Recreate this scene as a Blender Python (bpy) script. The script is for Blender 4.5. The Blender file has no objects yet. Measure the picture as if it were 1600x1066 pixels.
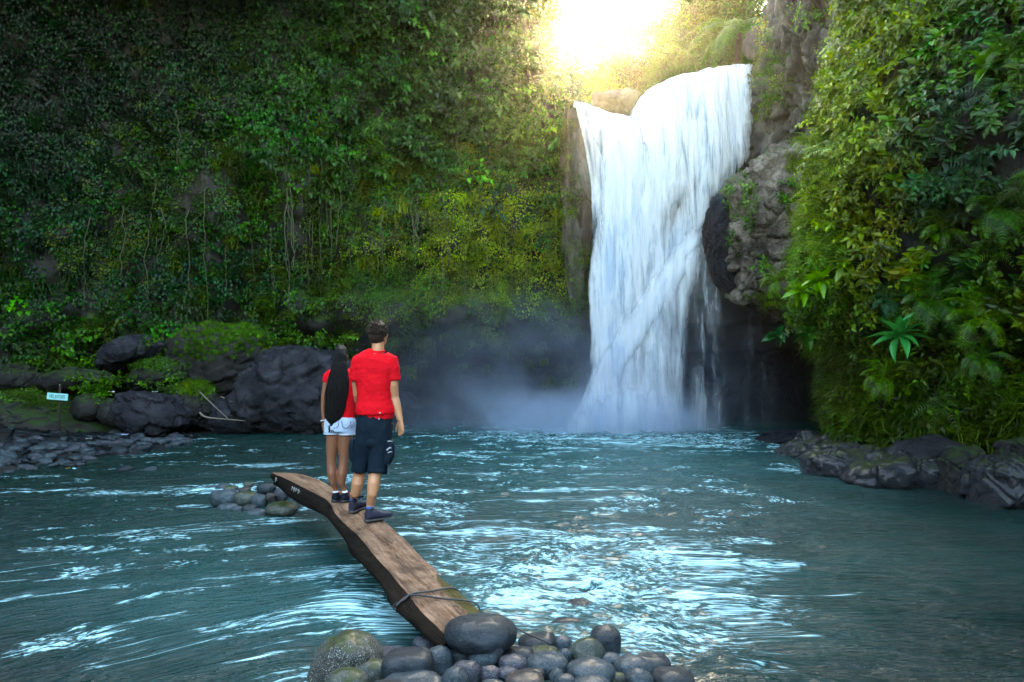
import bpy, bmesh, math
import numpy as np
from mathutils import Vector, Matrix

# ------------------------------------------------------------------ camera, sky, sun, exposure
F = 1067.0; HZ = 585.0; H = 1.76            # focal length in photo pixels, horizon row, eye height above the pool
SC = bpy.context.scene
ROOT = SC.collection
cam = bpy.data.objects.new('camera', bpy.data.cameras.new('camera')); ROOT.objects.link(cam)
cam.location = (0, 0, H); cam.rotation_euler = (math.radians(90), 0, 0)
cam.data.sensor_width = 36; cam.data.lens = 36 * F / 1600; cam.data.shift_y = (HZ - 533) / 1600
cam.data.clip_start = 0.05; cam.data.clip_end = 400
SC.camera = cam
SUN_EL = math.radians(27.0); SUN_AZ = math.radians(5.8)      # azimuth clockwise from +Y
W = bpy.data.worlds.new('World'); SC.world = W; W.use_nodes = True
_n = W.node_tree; _n.nodes.clear()
_sky = _n.nodes.new('ShaderNodeTexSky'); _sky.sky_type = 'NISHITA'; _sky.sun_disc = False
_sky.sun_elevation = SUN_EL; _sky.sun_rotation = SUN_AZ; _sky.air_density = 1.2; _sky.dust_density = 1.6; _sky.ozone_density = 1.5
_bg = _n.nodes.new('ShaderNodeBackground'); _bg.inputs['Strength'].default_value = 0.15
_wo = _n.nodes.new('ShaderNodeOutputWorld')
_n.links.new(_sky.outputs[0], _bg.inputs[0]); _n.links.new(_bg.outputs[0], _wo.inputs[0])
sl = bpy.data.lights.new('sun', 'SUN'); sl.energy = 4.0; sl.angle = math.radians(0.5); sl.color = (1.0, 0.80, 0.48)
sun = bpy.data.objects.new('sun', sl); ROOT.objects.link(sun)
_d = Vector((math.sin(SUN_AZ) * math.cos(SUN_EL), math.cos(SUN_AZ) * math.cos(SUN_EL), math.sin(SUN_EL)))
sun.rotation_euler = _d.to_track_quat('Z', 'Y').to_euler()
SC.view_settings.view_transform = 'Standard'; SC.view_settings.look = 'None'
SC.view_settings.gamma = 1; SC.view_settings.use_curve_mapping = False
SC.view_settings.exposure = 4.15
SC.view_settings.use_white_balance = True; SC.view_settings.white_balance_temperature = 8200; SC.view_settings.white_balance_tint = 4
SC.render.engine = 'CYCLES'
cy = SC.cycles
cy.use_denoising = True; cy.max_bounces = 6; cy.diffuse_bounces = 3; cy.glossy_bounces = 3; cy.transmission_bounces = 4
cy.transparent_max_bounces = 14; cy.volume_bounces = 1; cy.caustics_reflective = False; cy.caustics_refractive = False
cy.sample_clamp_indirect = 4; cy.volume_step_rate = 2.0; cy.volume_max_steps = 96
HAZE_DENSITY = 0.00018

# ------------------------------------------------------------------ helpers
rng = np.random.default_rng(7)
def P(px, py, d):                            # point seen at photo pixel (px, py) at distance d
    return np.array([(px - 800) / F * d, d, H - (py - HZ) / F * d])
def PR(p):                                   # photo pixel of world points (N,3)
    y = np.maximum(p[:, 1], 0.1)
    return p[:, 0] / y * F + 800, HZ - (p[:, 2] - H) / y * F
_perm = np.random.default_rng(3).permutation(256)
_G = np.random.default_rng(4).normal(size=(256, 3)); _G /= np.linalg.norm(_G, axis=1)[:, None]
def pn(p):
    p = np.asarray(p, float); i = np.floor(p).astype(np.int64); f = p - i
    u = f * f * f * (f * (f * 6 - 15) + 10); r = 0
    for ox in (0, 1):
        for oy in (0, 1):
            for oz in (0, 1):
                h = _perm[(_perm[(_perm[(i[:, 0] + ox) & 255] + i[:, 1] + oy) & 255] + i[:, 2] + oz) & 255]
                g = _G[h]
                w = (u[:, 0] if ox else 1 - u[:, 0]) * (u[:, 1] if oy else 1 - u[:, 1]) * (u[:, 2] if oz else 1 - u[:, 2])
                r = r + w * (g[:, 0] * (f[:, 0] - ox) + g[:, 1] * (f[:, 1] - oy) + g[:, 2] * (f[:, 2] - oz))
    return r * 1.6
def fbm(p, o=4, lac=2.03, gain=0.5, ridge=False):
    p = np.asarray(p, float); a = 1.0; r = 0; t = 0
    for k in range(o):
        n = pn(p + 17.3 * k)
        if ridge: n = 1 - 2 * np.abs(n)
        r = r + a * n; t += a; a *= gain; p = p * lac
    return r / t
def worley(p, seed=0):
    """distance to the nearest and second nearest feature point, and the nearest cell's own random number"""
    p = np.asarray(p, float) + seed * 13.7; i = np.floor(p).astype(np.int64); f1 = np.full(len(p), 9.); f2 = f1.copy(); idv = np.zeros(len(p))
    for ox in (-1, 0, 1):
        for oy in (-1, 0, 1):
            for oz in (-1, 0, 1):
                c = i + [ox, oy, oz]; h = _perm[(_perm[(_perm[c[:, 0] & 255] + c[:, 1]) & 255] + c[:, 2]) & 255]
                d = np.linalg.norm(c + .5 + _G[h] * .45 - p, axis=1); n = d < f1
                f2 = np.where(n, f1, np.minimum(f2, d)); f1 = np.where(n, d, f1); idv = np.where(n, h / 255., idv)
    return f1, f2, idv
def sm(a, b, x):
    t = np.clip((np.asarray(x, float) - a) / (b - a), 0, 1); return t * t * (3 - 2 * t)
def gauss(px, py, cx, cy_, rx, ry):
    return np.exp(-(((px - cx) / rx) ** 2 + ((py - cy_) / ry) ** 2))

def mesh(name, V, Fs, mat=None, smooth=True, attrs=None, uv=None):
    V = np.asarray(V, np.float32)
    me = bpy.data.meshes.new(name)
    if isinstance(Fs, np.ndarray):
        n, k = Fs.shape
        me.vertices.add(len(V)); me.vertices.foreach_set('co', V.ravel())
        me.loops.add(n * k); me.loops.foreach_set('vertex_index', Fs.astype(np.int32).ravel())
        me.polygons.add(n); me.polygons.foreach_set('loop_start', np.arange(0, n * k, k, dtype=np.int32))
        me.polygons.foreach_set('loop_total', np.full(n, k, np.int32))
        me.update(calc_edges=True)
    else:
        me.from_pydata([tuple(v) for v in V.tolist()], [], Fs); me.update()
    me.polygons.foreach_set('use_smooth', np.full(len(me.polygons), smooth))
    if uv is not None:
        l = me.uv_layers.new(name='UVMap')
        li = np.empty(len(me.loops), np.int32); me.loops.foreach_get('vertex_index', li)
        l.data.foreach_set('uv', np.asarray(uv, np.float32)[li].ravel())
    for k, a in (attrs or {}).items():
        a = np.asarray(a, np.float32)
        if a.ndim == 1:
            at = me.attributes.new(k, 'FLOAT', 'POINT'); at.data.foreach_set('value', a)
        else:
            at = me.attributes.new(k, 'FLOAT_VECTOR', 'POINT'); at.data.foreach_set('vector', a.ravel())
    if mat: me.materials.append(mat)
    return me
def obj(name, me, parent=None, loc=None):
    o = bpy.data.objects.new(name, me); ROOT.objects.link(o)
    if parent is not None: o.parent = parent
    if loc is not None: o.location = loc
    return o
def tag(o, label=None, cat=None, group=None, kind=None):
    if label: o['label'] = label
    if cat: o['category'] = cat
    if group: o['group'] = group
    if kind: o['kind'] = kind
    return o
def empty(name, loc=(0, 0, 0)):
    o = bpy.data.objects.new(name, None); ROOT.objects.link(o); o.location = loc; o.empty_display_size = .1; return o
def grid_faces(nu, nv, wrap=False):          # verts index = i*nv + j
    i, j = np.meshgrid(np.arange(nu - (0 if wrap else 1)), np.arange(nv - 1), indexing='ij')
    a = (i * nv + j).ravel(); b = (((i + 1) % nu) * nv + j).ravel()
    return np.stack([a, b, b + 1, a + 1], 1)
def grid_normals(G):                         # G (nu,nv,3)
    du = np.gradient(G, axis=0); dv = np.gradient(G, axis=1)
    n = np.cross(du, dv); return n / (np.linalg.norm(n, axis=2, keepdims=True) + 1e-9)
def origin_to(me, c):
    co = np.empty(len(me.vertices) * 3, np.float32); me.vertices.foreach_get('co', co)
    me.vertices.foreach_set('co', (co.reshape(-1, 3) - np.asarray(c, np.float32)).ravel()); me.update()

# ------------------------------------------------------------------ materials
class NT:
    def __init__(s, name):
        s.m = bpy.data.materials.new(name); s.m.use_nodes = True; s.t = s.m.node_tree; s.t.nodes.clear()
        s.out = s.n('OutputMaterial')
    def n(s, t, **k):
        nd = s.t.nodes.new('ShaderNode' + t)
        for a, b in k.items(): setattr(nd, a, b)
        return nd
    def l(s, a, b): s.t.links.new(a, b)
    def set(s, nd, **k):
        for a, b in k.items():
            a = a.replace('_', ' ')
            if hasattr(b, 'is_linked') or isinstance(b, bpy.types.NodeSocket): s.l(b, nd.inputs[a])
            else: nd.inputs[a].default_value = b
        return nd
    def coord(s, which='Object', scale=(1, 1, 1), rot=(0, 0, 0)):
        c = s.n('TexCoord'); mp = s.n('Mapping'); s.l(c.outputs[which], mp.inputs[0])
        mp.inputs['Scale'].default_value = scale; mp.inputs['Rotation'].default_value = rot
        return mp.outputs[0]
    def noise(s, vec, scale, detail=5, rough=.55, dist=0):
        nd = s.n('TexNoise'); s.l(vec, nd.inputs['Vector'])
        nd.inputs['Scale'].default_value = scale; nd.inputs['Detail'].default_value = detail
        nd.inputs['Roughness'].default_value = rough; nd.inputs['Distortion'].default_value = dist
        return nd.outputs[0]
    def ramp(s, fac, stops):
        r = s.n('ValToRGB'); s.l(fac, r.inputs[0]); e = r.color_ramp.elements
        while len(e) < len(stops): e.new(0.5)
        for k, (p, c) in enumerate(stops):
            e[k].position = p; e[k].color = (c, c, c, 1) if isinstance(c, (int, float)) else (*c, 1)
        return r.outputs[0]
    def mix(s, f, a, b, mode='MIX'):
        m = s.n('Mix', data_type='RGBA', blend_type=mode)
        for sock, v in ((m.inputs[0], f), (m.inputs[6], a), (m.inputs[7], b)):
            if isinstance(v, bpy.types.NodeSocket): s.l(v, sock)
            elif isinstance(v, (int, float)): sock.default_value = v
            else: sock.default_value = (*v, 1)
        return m.outputs[2]
    def math(s, op, a, b=0.0, clamp=False):
        m = s.n('Math', operation=op, use_clamp=clamp)
        for sock, v in ((m.inputs[0], a), (m.inputs[1], b)):
            if isinstance(v, bpy.types.NodeSocket): s.l(v, sock)
            else: sock.default_value = v
        return m.outputs[0]
    def bump(s, h, strength=.5, dist=.05, normal=None):
        b = s.n('Bump'); s.l(h, b.inputs['Height']); b.inputs['Strength'].default_value = strength; b.inputs['Distance'].default_value = dist
        if normal is not None: s.l(normal, b.inputs['Normal'])
        return b.outputs[0]
    def principled(s, **k):
        p = s.n('BsdfPrincipled'); s.set(p, **k); s.l(p.outputs[0], s.out.inputs[0]); return p

def rock_mat(name, dark, mid, light, scale=1.0, rough=(.35, .75), moss=0.0, mosscol=(.05, .09, .012), streak=False, bump=.6, speck=0.0, strata=0.0, coat=0.0, bd=1.0, spec=.25):
    t = NT(name)
    dark, mid, light = (tuple(q * .55 for q in z) for z in (dark, mid, light))
    v = t.coord('Object', (1, 1, .35) if streak else (1, 1, 1))
    n1 = t.noise(v, .8 * scale, 8, .62, .4); n2 = t.noise(v, 6 * scale, 8, .7); n3 = t.noise(v, 38 * scale, 4, .7)
    c = t.ramp(n1, [(.3, dark), (.5, mid), (.72, light)])
    c = t.mix(t.ramp(n2, [(.3, 1.), (.6, 0.)]), c, t.mix(.45, c, dark))
    if speck > 0:
        c = t.mix(t.math('MULTIPLY', t.ramp(n3, [(.55, 0.), (.68, 1.)]), speck), c, tuple(min(1, x * 2.4 + .03) for x in light))
    if moss > 0:
        g = t.n('NewGeometry'); sx = t.n('SeparateXYZ'); t.l(g.outputs['Normal'], sx.inputs[0])
        up = t.math('ADD', t.math('MULTIPLY', sx.outputs[2], .55), t.noise(v, 2.2 * scale, 6, .65))
        mk = t.ramp(up, [(max(0, 1.0 - moss * .55), 0.), (min(1, 1.12 - moss * .55), 1.)])
        c = t.mix(mk, c, t.mix(n2, mosscol, tuple(x * .45 for x in mosscol)))
    h = t.math('ADD', t.math('MULTIPLY', n2, 1.0), t.math('MULTIPLY', n3, .25))
    vo = t.n('TexVoronoi', feature='DISTANCE_TO_EDGE'); t.l(t.coord('Object', (1, 1, 1.6)), vo.inputs['Vector']); vo.inputs['Scale'].default_value = 2.4 * scale
    h = t.math('ADD', h, t.math('MULTIPLY', t.ramp(vo.outputs[0], [(0, 0.), (.08, 1.)]), strata))
    r = t.n('MapRange'); t.l(n2, r.inputs[0]); r.inputs[3].default_value = rough[0]; r.inputs[4].default_value = rough[1]
    p = t.principled(Base_Color=c, Roughness=r.outputs[0], Normal=t.bump(h, bump, bd * .06 / scale))
    p.inputs['Specular IOR Level'].default_value = spec
    if coat: p.inputs['Coat Weight'].default_value = coat; p.inputs['Coat Roughness'].default_value = .25
    return t.m
def leaf_mat(name, trans=.35, rough=.42, attr='INSTANCER', col=None, sat=1.0):
    t = NT(name)
    g = t.n('NewGeometry')
    if col is None:
        a = t.n('Attribute', attribute_type=attr, attribute_name='tint'); c = a.outputs['Color']
    else:
        rgb = t.n('RGB'); rgb.outputs[0].default_value = (*col, 1); c = rgb.outputs[0]
    hs = t.n('HueSaturation'); t.l(c, hs.inputs['Color'])
    t.l(t.math('MULTIPLY_ADD', g.outputs['Random Per Island'], .72), hs.inputs['Value'])
    hs.inputs['Value'].links[0].from_node.inputs[2].default_value = .36
    w = t.n('TexWhiteNoise', noise_dimensions='1D'); t.l(g.outputs['Random Per Island'], w.inputs['W'])
    hm = t.n('MapRange'); t.l(w.outputs[0], hm.inputs[0]); hm.inputs[3].default_value = .475; hm.inputs[4].default_value = .515; t.l(hm.outputs[0], hs.inputs['Hue'])
    c = hs.outputs[0]
    p = t.n('BsdfPrincipled'); t.set(p, Base_Color=c, Roughness=rough); p.inputs['Specular IOR Level'].default_value = .28; hs.inputs['Saturation'].default_value = 1.28
    tr = t.n('BsdfTranslucent'); t.l(t.mix(.35, c, t.mix(1.0, c, (1.6, 1.5, .35), 'MULTIPLY')), tr.inputs[0])
    m = t.n('MixShader'); m.inputs[0].default_value = trans; t.l(p.outputs[0], m.inputs[1]); t.l(tr.outputs[0], m.inputs[2]); t.l(m.outputs[0], t.out.inputs[0])
    return t.m
def plain(name, col, rough=.6, var=.25, scale=30, bump=.2, metal=0.0, spec=.5, bd=.01):
    t = NT(name); v = t.coord('Object'); n = t.noise(v, scale, 5, .6)
    col = tuple(q * .75 for q in col)
    c = t.mix(n, tuple(x * (1 - var) for x in col), tuple(min(1, x * (1 + var)) for x in col))
    p = t.principled(Base_Color=c, Roughness=rough, Normal=t.bump(n, bump, bd)); p.inputs['Metallic'].default_value = metal; p.inputs['Specular IOR Level'].default_value = spec
    return t.m

M_LEAF = leaf_mat('leaf'); M_GRASS = leaf_mat('grass_blade', .3, .5)
M_LEAFV = leaf_mat('leaf_tinted', attr='GEOMETRY')
M_BARK = rock_mat('bark', (.02, .014, .009), (.05, .036, .024), (.10, .08, .06), 2.5, (.6, .9), 0.3)
M_CLIFF = rock_mat('cliff_rock', (.006, .006, .005), (.020, .017, .012), (.05, .04, .028), 1.2, (.4, .85), .55, (.03, .06, .01), True, .9)
M_CAVE = rock_mat('wet_rock_shade_tone', (.005, .006, .009), (.014, .016, .024), (.022, .024, .034), .9, (.4, .7), 0, streak=True, spec=.12, strata=.6)  # wet rock, darkened so the cave's shade sits in its colour
M_OUT = rock_mat('brown_rock', (.06, .045, .036), (.24, .18, .14), (.55, .45, .36), 1.3, (.6, .9), .25, (.06, .09, .015), False, 1.0, strata=.6)
M_FACE = rock_mat('grey_streaked_rock', (.035, .03, .027), (.15, .125, .10), (.52, .44, .36), 1.6, (.55, .85), .25, (.05, .09, .012), True, 1.0, bd=2.0)
M_BOUL = rock_mat('violet_boulder', (.010, .010, .014), (.034, .034, .044), (.11, .106, .128), 1.6, (.38, .62), .0, streak=False, bump=1.0, bd=2.2)
M_BOULM = rock_mat('mossy_boulder', (.012, .011, .011), (.035, .030, .027), (.075, .066, .056), 2.0, (.45, .75), .32, (.03, .06, .012), bump=1.0, bd=2.0)
M_BANK = rock_mat('bank_gravel', (.010, .010, .011), (.030, .028, .028), (.065, .06, .058), 5, (.4, .8), 0, bump=1.0)
M_SHORE = rock_mat('wet_shore_rock', (.006, .007, .009), (.022, .024, .030), (.055, .058, .07), 2.2, (.22, .5), .05, (.03, .05, .01), bump=1.0, coat=.3, bd=2.0)

# ------------------------------------------------------------------ leaves, sprigs, scatter
def leaf(L=1.0, w=.34, droop=.25, fold=.12, n=3, heart=False):
    ys = np.linspace(0, 1, n + 2); V = []; Fc = []
    for k, y in enumerate(ys):
        ww = w * math.sin(math.pi * min(1, (y * .9 + .08)) ** (.7 if heart else .85)) if 0 < k < n + 1 else 0.0
        z = -droop * y * y
        if ww == 0: V.append((0, y, z))
        else: V += [(-ww, y, z + fold * ww / w), (0, y, z), (ww, y, z + fold * ww / w)]
    # indices: 0 base, then triples, last tip
    for k in range(n):
        a = 1 + 3 * k
        if k == 0: Fc += [(0, a + 1, a), (0, a + 2, a + 1)]
        if k < n - 1:
            b = a + 3
            Fc += [(a, a + 1, b + 1), (a, b + 1, b), (a + 1, a + 2, b + 2), (a + 1, b + 2, b + 1)]
        else:
            tp = 1 + 3 * n
            Fc += [(a, a + 1, tp), (a + 1, a + 2, tp)]
    return np.array(V) * L, np.array(Fc)
def axes_from(z, up):
    z = z / (np.linalg.norm(z) + 1e-9); x = np.cross(up, z); x /= (np.linalg.norm(x) + 1e-9); return np.stack([x, np.cross(z, x), z], 1)
def compose(parts):
    V = []; Fc = []; o = 0
    for v, f in parts: V.append(v); Fc.append(f + o); o += len(v)
    return np.concatenate(V), np.concatenate(Fc)
def sprig(kind, seed):
    r = np.random.default_rng(seed); parts = []
    if kind == 'ivy':                         # broad leaves hanging like tiles, z outward, y up
        for k in range(15):
            L = r.uniform(.10, .17); v, f = leaf(L, .42, .3, .15, 2, True)
            d = np.array([r.normal(0, .45), -1, r.uniform(-.1, .35)]); d /= np.linalg.norm(d)
            nz = np.array([r.normal(0, .35), r.uniform(0, .8), 1.0]); A = np.stack([np.cross(d, nz), d, nz], 1); A[:, 0] /= np.linalg.norm(A[:, 0]); A[:, 2] = np.cross(A[:, 0], A[:, 1])
            parts.append((v @ A.T + [r.uniform(-.26, .26), r.uniform(-.26, .3), r.uniform(0, .16)], f))
    elif kind == 'bush':                      # pointed leaves on arching stems
        for s in range(6):
            a = r.uniform(0, 2 * math.pi); out = np.array([math.cos(a) * .8, math.sin(a) * .6 - .1, r.uniform(.4, 1.1)]); out /= np.linalg.norm(out)
            ln = r.uniform(.3, .5)
            for k in range(6):
                q = out * ln * (.25 + .75 * k / 5) + np.array([0, -.12, 0]) * (k / 5) ** 2
                side = np.array([r.normal(), r.normal(), r.normal() * .5]); side -= out * side.dot(out) * .6; side /= np.linalg.norm(side)
                d = side + out * .5 + np.array([0, -.35, 0]); d /= np.linalg.norm(d)
                L = r.uniform(.10, .18); v, f = leaf(L, .27, .3, .1, 2)
                nz = np.array([r.normal(0, .3), .7, .8]); x = np.cross(d, nz); x /= np.linalg.norm(x); A = np.stack([x, d, np.cross(x, d)], 1)
                parts.append((v @ A.T + q, f))
    elif kind == 'broad':                     # larger leaves in whorls
        for s in range(4):
            c = np.array([r.uniform(-.2, .2), r.uniform(-.2, .2), r.uniform(.05, .25)])
            for k in range(6):
                a = k * 1.05 + r.uniform(-.3, .3); d = np.array([math.cos(a), math.sin(a) * .8 - .35, r.uniform(.1, .6)]); d /= np.linalg.norm(d)
                L = r.uniform(.17, .27); v, f = leaf(L, .26, .35, .12, 4)
                nz = np.array([r.normal(0, .2), .5, 1.0]); x = np.cross(d, nz); x /= np.linalg.norm(x); A = np.stack([x, d, np.cross(x, d)], 1)
                parts.append((v @ A.T + c, f))
    elif kind == 'grass':                     # arching blades
        for k in range(34):
            a = r.uniform(0, 2 * math.pi); L = r.uniform(.22, .5); wd = r.uniform(.008, .016)
            h = np.array([math.cos(a), math.sin(a) * .6, 0]) * r.uniform(.1, .9); up = np.array([0, .75, .65])
            b = np.array([r.uniform(-.14, .14), r.uniform(-.12, .12), 0]); V = []
            sd = np.cross(h + up, [0, .3, 1]); sd /= np.linalg.norm(sd) + 1e-9
            for q in range(4):
                s = q / 3; c = b + (up * s + h * s * s * 1.1 + np.array([0, -.75, .15]) * s ** 3) * L
                ww = wd * (1 - s) ** .6 if q < 3 else 0.0005
                V += [c - sd * ww, c + sd * ww]
            parts.append((np.array(V), np.array([(0, 1, 3), (0, 3, 2), (2, 3, 5), (2, 5, 4), (4, 5, 7), (4, 7, 6)])))
    elif kind == 'moss':                      # tiny leaves hugging the rock, trailing down
        for k in range(46):
            L = r.uniform(.035, .075); v, f = leaf(L, .4, .2, .1, 1)
            d = np.array([r.normal(0, .6), -1, r.uniform(-.1, .5)]); d /= np.linalg.norm(d)
            nz = np.array([r.normal(0, .5), .5, 1.0]); x = np.cross(d, nz); x /= np.linalg.norm(x); A = np.stack([x, d, np.cross(x, d)], 1)
            parts.append((v @ A.T + [r.uniform(-.24, .24), r.uniform(-.24, .24), r.uniform(0, .09)], f))
    elif kind == 'fern':                      # small feathery fronds
        for s in range(6):
            a = s * 1.05 + r.uniform(-.3, .3); hd = np.array([math.cos(a), math.sin(a) * .8, 0]); L = r.uniform(.35, .6)
            for k in range(11):
                s_ = (k + 1) / 11; c = (hd * s_ * .9 + np.array([0, .35, .8]) * s_ - np.array([0, .75, .3]) * s_ ** 2.2) * L
                pl = L * .27 * math.sin(math.pi * min(1, s_ * .85 + .12))
                sd = np.cross(hd, [0, .2, 1]); sd /= np.linalg.norm(sd)
                for sg in (-1, 1):
                    d = sd * sg + hd * .45 + np.array([0, -.25, -.05]); d /= np.linalg.norm(d)
                    t = hd * .014
                    parts.append((np.array([c - t, c + t, c + d * pl]), np.array([(0, 1, 2)])))
    elif kind == 'needle':                    # fine hanging strands of leaves for trees and drapes
        for k in range(40):
            L = r.uniform(.07, .12); v, f = leaf(L, .3, .25, .1, 1)
            d = r.normal(size=3); d[1] -= .5; d /= np.linalg.norm(d); nz = r.normal(size=3); x = np.cross(d, nz); x /= np.linalg.norm(x); A = np.stack([x, d, np.cross(x, d)], 1)
            parts.append((v @ A.T + r.normal(0, .2, 3), f))
    return compose(parts)
SPR = {}
def sprig_coll(kind, mat):
    key = kind
    if key not in SPR:
        c = bpy.data.collections.new('sprig_' + kind)
        for s in range(4):
            v, f = sprig(kind, 100 + s * 7 + len(SPR) * 31)
            o = bpy.data.objects.new('%s_sprig.%03d' % (kind, s), mesh(kind + '_sprig', v, f, mat, smooth=False)); c.objects.link(o)
        SPR[key] = c
    return SPR[key]
_GN = {}
def gn_for(coll):
    if coll.name in _GN: return _GN[coll.name]
    g = bpy.data.node_groups.new('scatter_' + coll.name, 'GeometryNodeTree')
    g.interface.new_socket('Geometry', in_out='INPUT', socket_type='NodeSocketGeometry'); g.interface.new_socket('Geometry', in_out='OUTPUT', socket_type='NodeSocketGeometry')
    N = g.nodes; L = g.links
    gi = N.new('NodeGroupInput'); go = N.new('NodeGroupOutput'); ip = N.new('GeometryNodeInstanceOnPoints'); ci = N.new('GeometryNodeCollectionInfo')
    ci.inputs['Collection'].default_value = coll; ci.inputs['Separate Children'].default_value = True; ci.inputs['Reset Children'].default_value = True
    def na(nm, ty):
        a = N.new('GeometryNodeInputNamedAttribute'); a.data_type = ty; a.inputs['Name'].default_value = nm; return a.outputs['Attribute']
    e = N.new('FunctionNodeEulerToRotation'); L.new(na('rot', 'FLOAT_VECTOR'), e.inputs[0])
    L.new(gi.outputs[0], ip.inputs['Points']); L.new(ci.outputs[0], ip.inputs['Instance']); ip.inputs['Pick Instance'].default_value = True
    rv = N.new('FunctionNodeRandomValue'); rv.data_type = 'INT'; rv.inputs[4].default_value = 0; rv.inputs[5].default_value = 3
    L.new(rv.outputs[2], ip.inputs['Instance Index']); L.new(e.outputs[0], ip.inputs['Rotation']); L.new(na('scl', 'FLOAT'), ip.inputs['Scale'])
    L.new(ip.outputs[0], go.inputs[0]); _GN[coll.name] = g; return g
def eulers(Zs, up=(0, 0, 1), jitter=.35, seed=0):
    r = np.random.default_rng(seed); n = len(Zs); Z = Zs / (np.linalg.norm(Zs, axis=1, keepdims=True) + 1e-9)
    Z = Z + r.normal(0, jitter, Z.shape) * .6; Z /= np.linalg.norm(Z, axis=1, keepdims=True)
    U = np.tile(np.array(up, float), (n, 1)) + r.normal(0, jitter, (n, 3)) * .5 + np.array([0, .02, 0])
    X = np.cross(U, Z); X /= np.linalg.norm(X, axis=1, keepdims=True) + 1e-9; Y = np.cross(Z, X)
    # R columns X,Y,Z ; euler XYZ
    sy = np.sqrt(X[:, 0] ** 2 + X[:, 1] ** 2)
    return np.stack([np.arctan2(Y[:, 2], Z[:, 2]), np.arctan2(-X[:, 2], sy), np.arctan2(X[:, 1], X[:, 0])], 1)
def scatter(name, kind, pos, nrm, scl, tint, mat=None, parent=None, jitter=.35, seed=1, stuff=True, up=(0, 0, 1)):
    mat = mat or (M_GRASS if kind == 'grass' else M_LEAF)
    me = mesh(name, pos, [], None, attrs={'rot': eulers(nrm, up, jitter, seed), 'scl': scl, 'tint': tint})
    o = obj(name, me, parent)
    md = o.modifiers.new('scatter', 'NODES'); md.node_group = gn_for(sprig_coll(kind, mat))
    if stuff: o['kind'] = 'stuff'
    return o
def sample_grid(G, n, seed=0, lift=0.0):      # G (nu,nv,3) -> points and normals, area weighted
    r = np.random.default_rng(seed); N = grid_normals(G)
    a = np.linalg.norm(np.cross(G[1:, :-1] - G[:-1, :-1], G[:-1, 1:] - G[:-1, :-1]), axis=2)
    c = np.cumsum(a.ravel()); k = np.searchsorted(c, r.uniform(0, c[-1], n)); k = np.clip(k, 0, len(c) - 1)
    i, j = np.unravel_index(k, a.shape); s = r.uniform(0, 1, (n, 1)); t = r.uniform(0, 1, (n, 1))
    p = (G[i, j] * (1 - s) + G[i + 1, j] * s) * (1 - t) + (G[i, j + 1] * (1 - s) + G[i + 1, j + 1] * s) * t
    nn = N[i, j]; return p + nn * lift, nn
def tints(px, py, n, base, blobs, seed=0, var=.25):
    """base colour, then blobs (cx,cy,rx,ry,colour,weight): other plants, or sunlight and shade put into the leaf colour"""
    r = np.random.default_rng(seed); c = np.tile(np.array(base, float), (n, 1))
    for cx, cy_, rx, ry, col, w in blobs:
        g = np.clip(gauss(px, py, cx, cy_, rx, ry) * 1.6 * w + r.normal(0, .16, n), 0, 1)[:, None]
        c = c * (1 - g) + np.array(col) * g
    return c * np.exp(r.normal(0, var, (n, 1))) * np.exp(r.normal(0, .10, (n, 3)))

def tube(pts, rad, n=8, seedless=True):
    pts = np.asarray(pts, float); m = len(pts); rad = np.broadcast_to(rad, (m,)); V = []
    T = np.gradient(pts, axis=0); T /= np.linalg.norm(T, axis=1, keepdims=True) + 1e-9
    ref = np.array([0.31, .11, .94]) if abs(T[0][2]) < .8 else np.array([1., .1, 0])
    for k in range(m):
        a = np.cross(T[k], ref); a /= np.linalg.norm(a); b = np.cross(T[k], a)
        th = np.linspace(0, 2 * math.pi, n, endpoint=False)
        V.append(pts[k] + rad[k] * (np.cos(th)[:, None] * a + np.sin(th)[:, None] * b))
    V = np.concatenate(V); Fc = []
    for k in range(m - 1):
        for q in range(n):
            a = k * n + q; b = k * n + (q + 1) % n; Fc += [(a, b, b + n), (a, b + n, a + n)]
    V = np.concatenate([V, [pts[0]], [pts[-1]]]); c0 = len(V) - 2
    for q in range(n): Fc += [(c0, (q + 1) % n, q), (c0 + 1, (m - 1) * n + q, (m - 1) * n + (q + 1) % n)]
    return V, np.array(Fc)
def resample(P_, t):
    P_ = np.asarray(P_, float); s = np.linspace(0, 1, len(P_)); return np.stack([np.interp(t, s, P_[:, k]) for k in range(P_.shape[1])], 1)
def smooth_poly(P_, n):                      # Catmull-Rom through points
    P_ = np.asarray(P_, float); m = len(P_); Q = np.concatenate([[2 * P_[0] - P_[1]], P_, [2 * P_[-1] - P_[-2]]]); t = np.linspace(0, m - 1 - 1e-6, n)
    i = t.astype(int); f = (t - i)[:, None]; a, b, c, d = Q[i], Q[i + 1], Q[i + 2], Q[i + 3]
    return .5 * (2 * b + (c - a) * f + (2 * a - 5 * b + 4 * c - d) * f ** 2 + (3 * b - 3 * c + d - a) * f ** 3)

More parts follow.
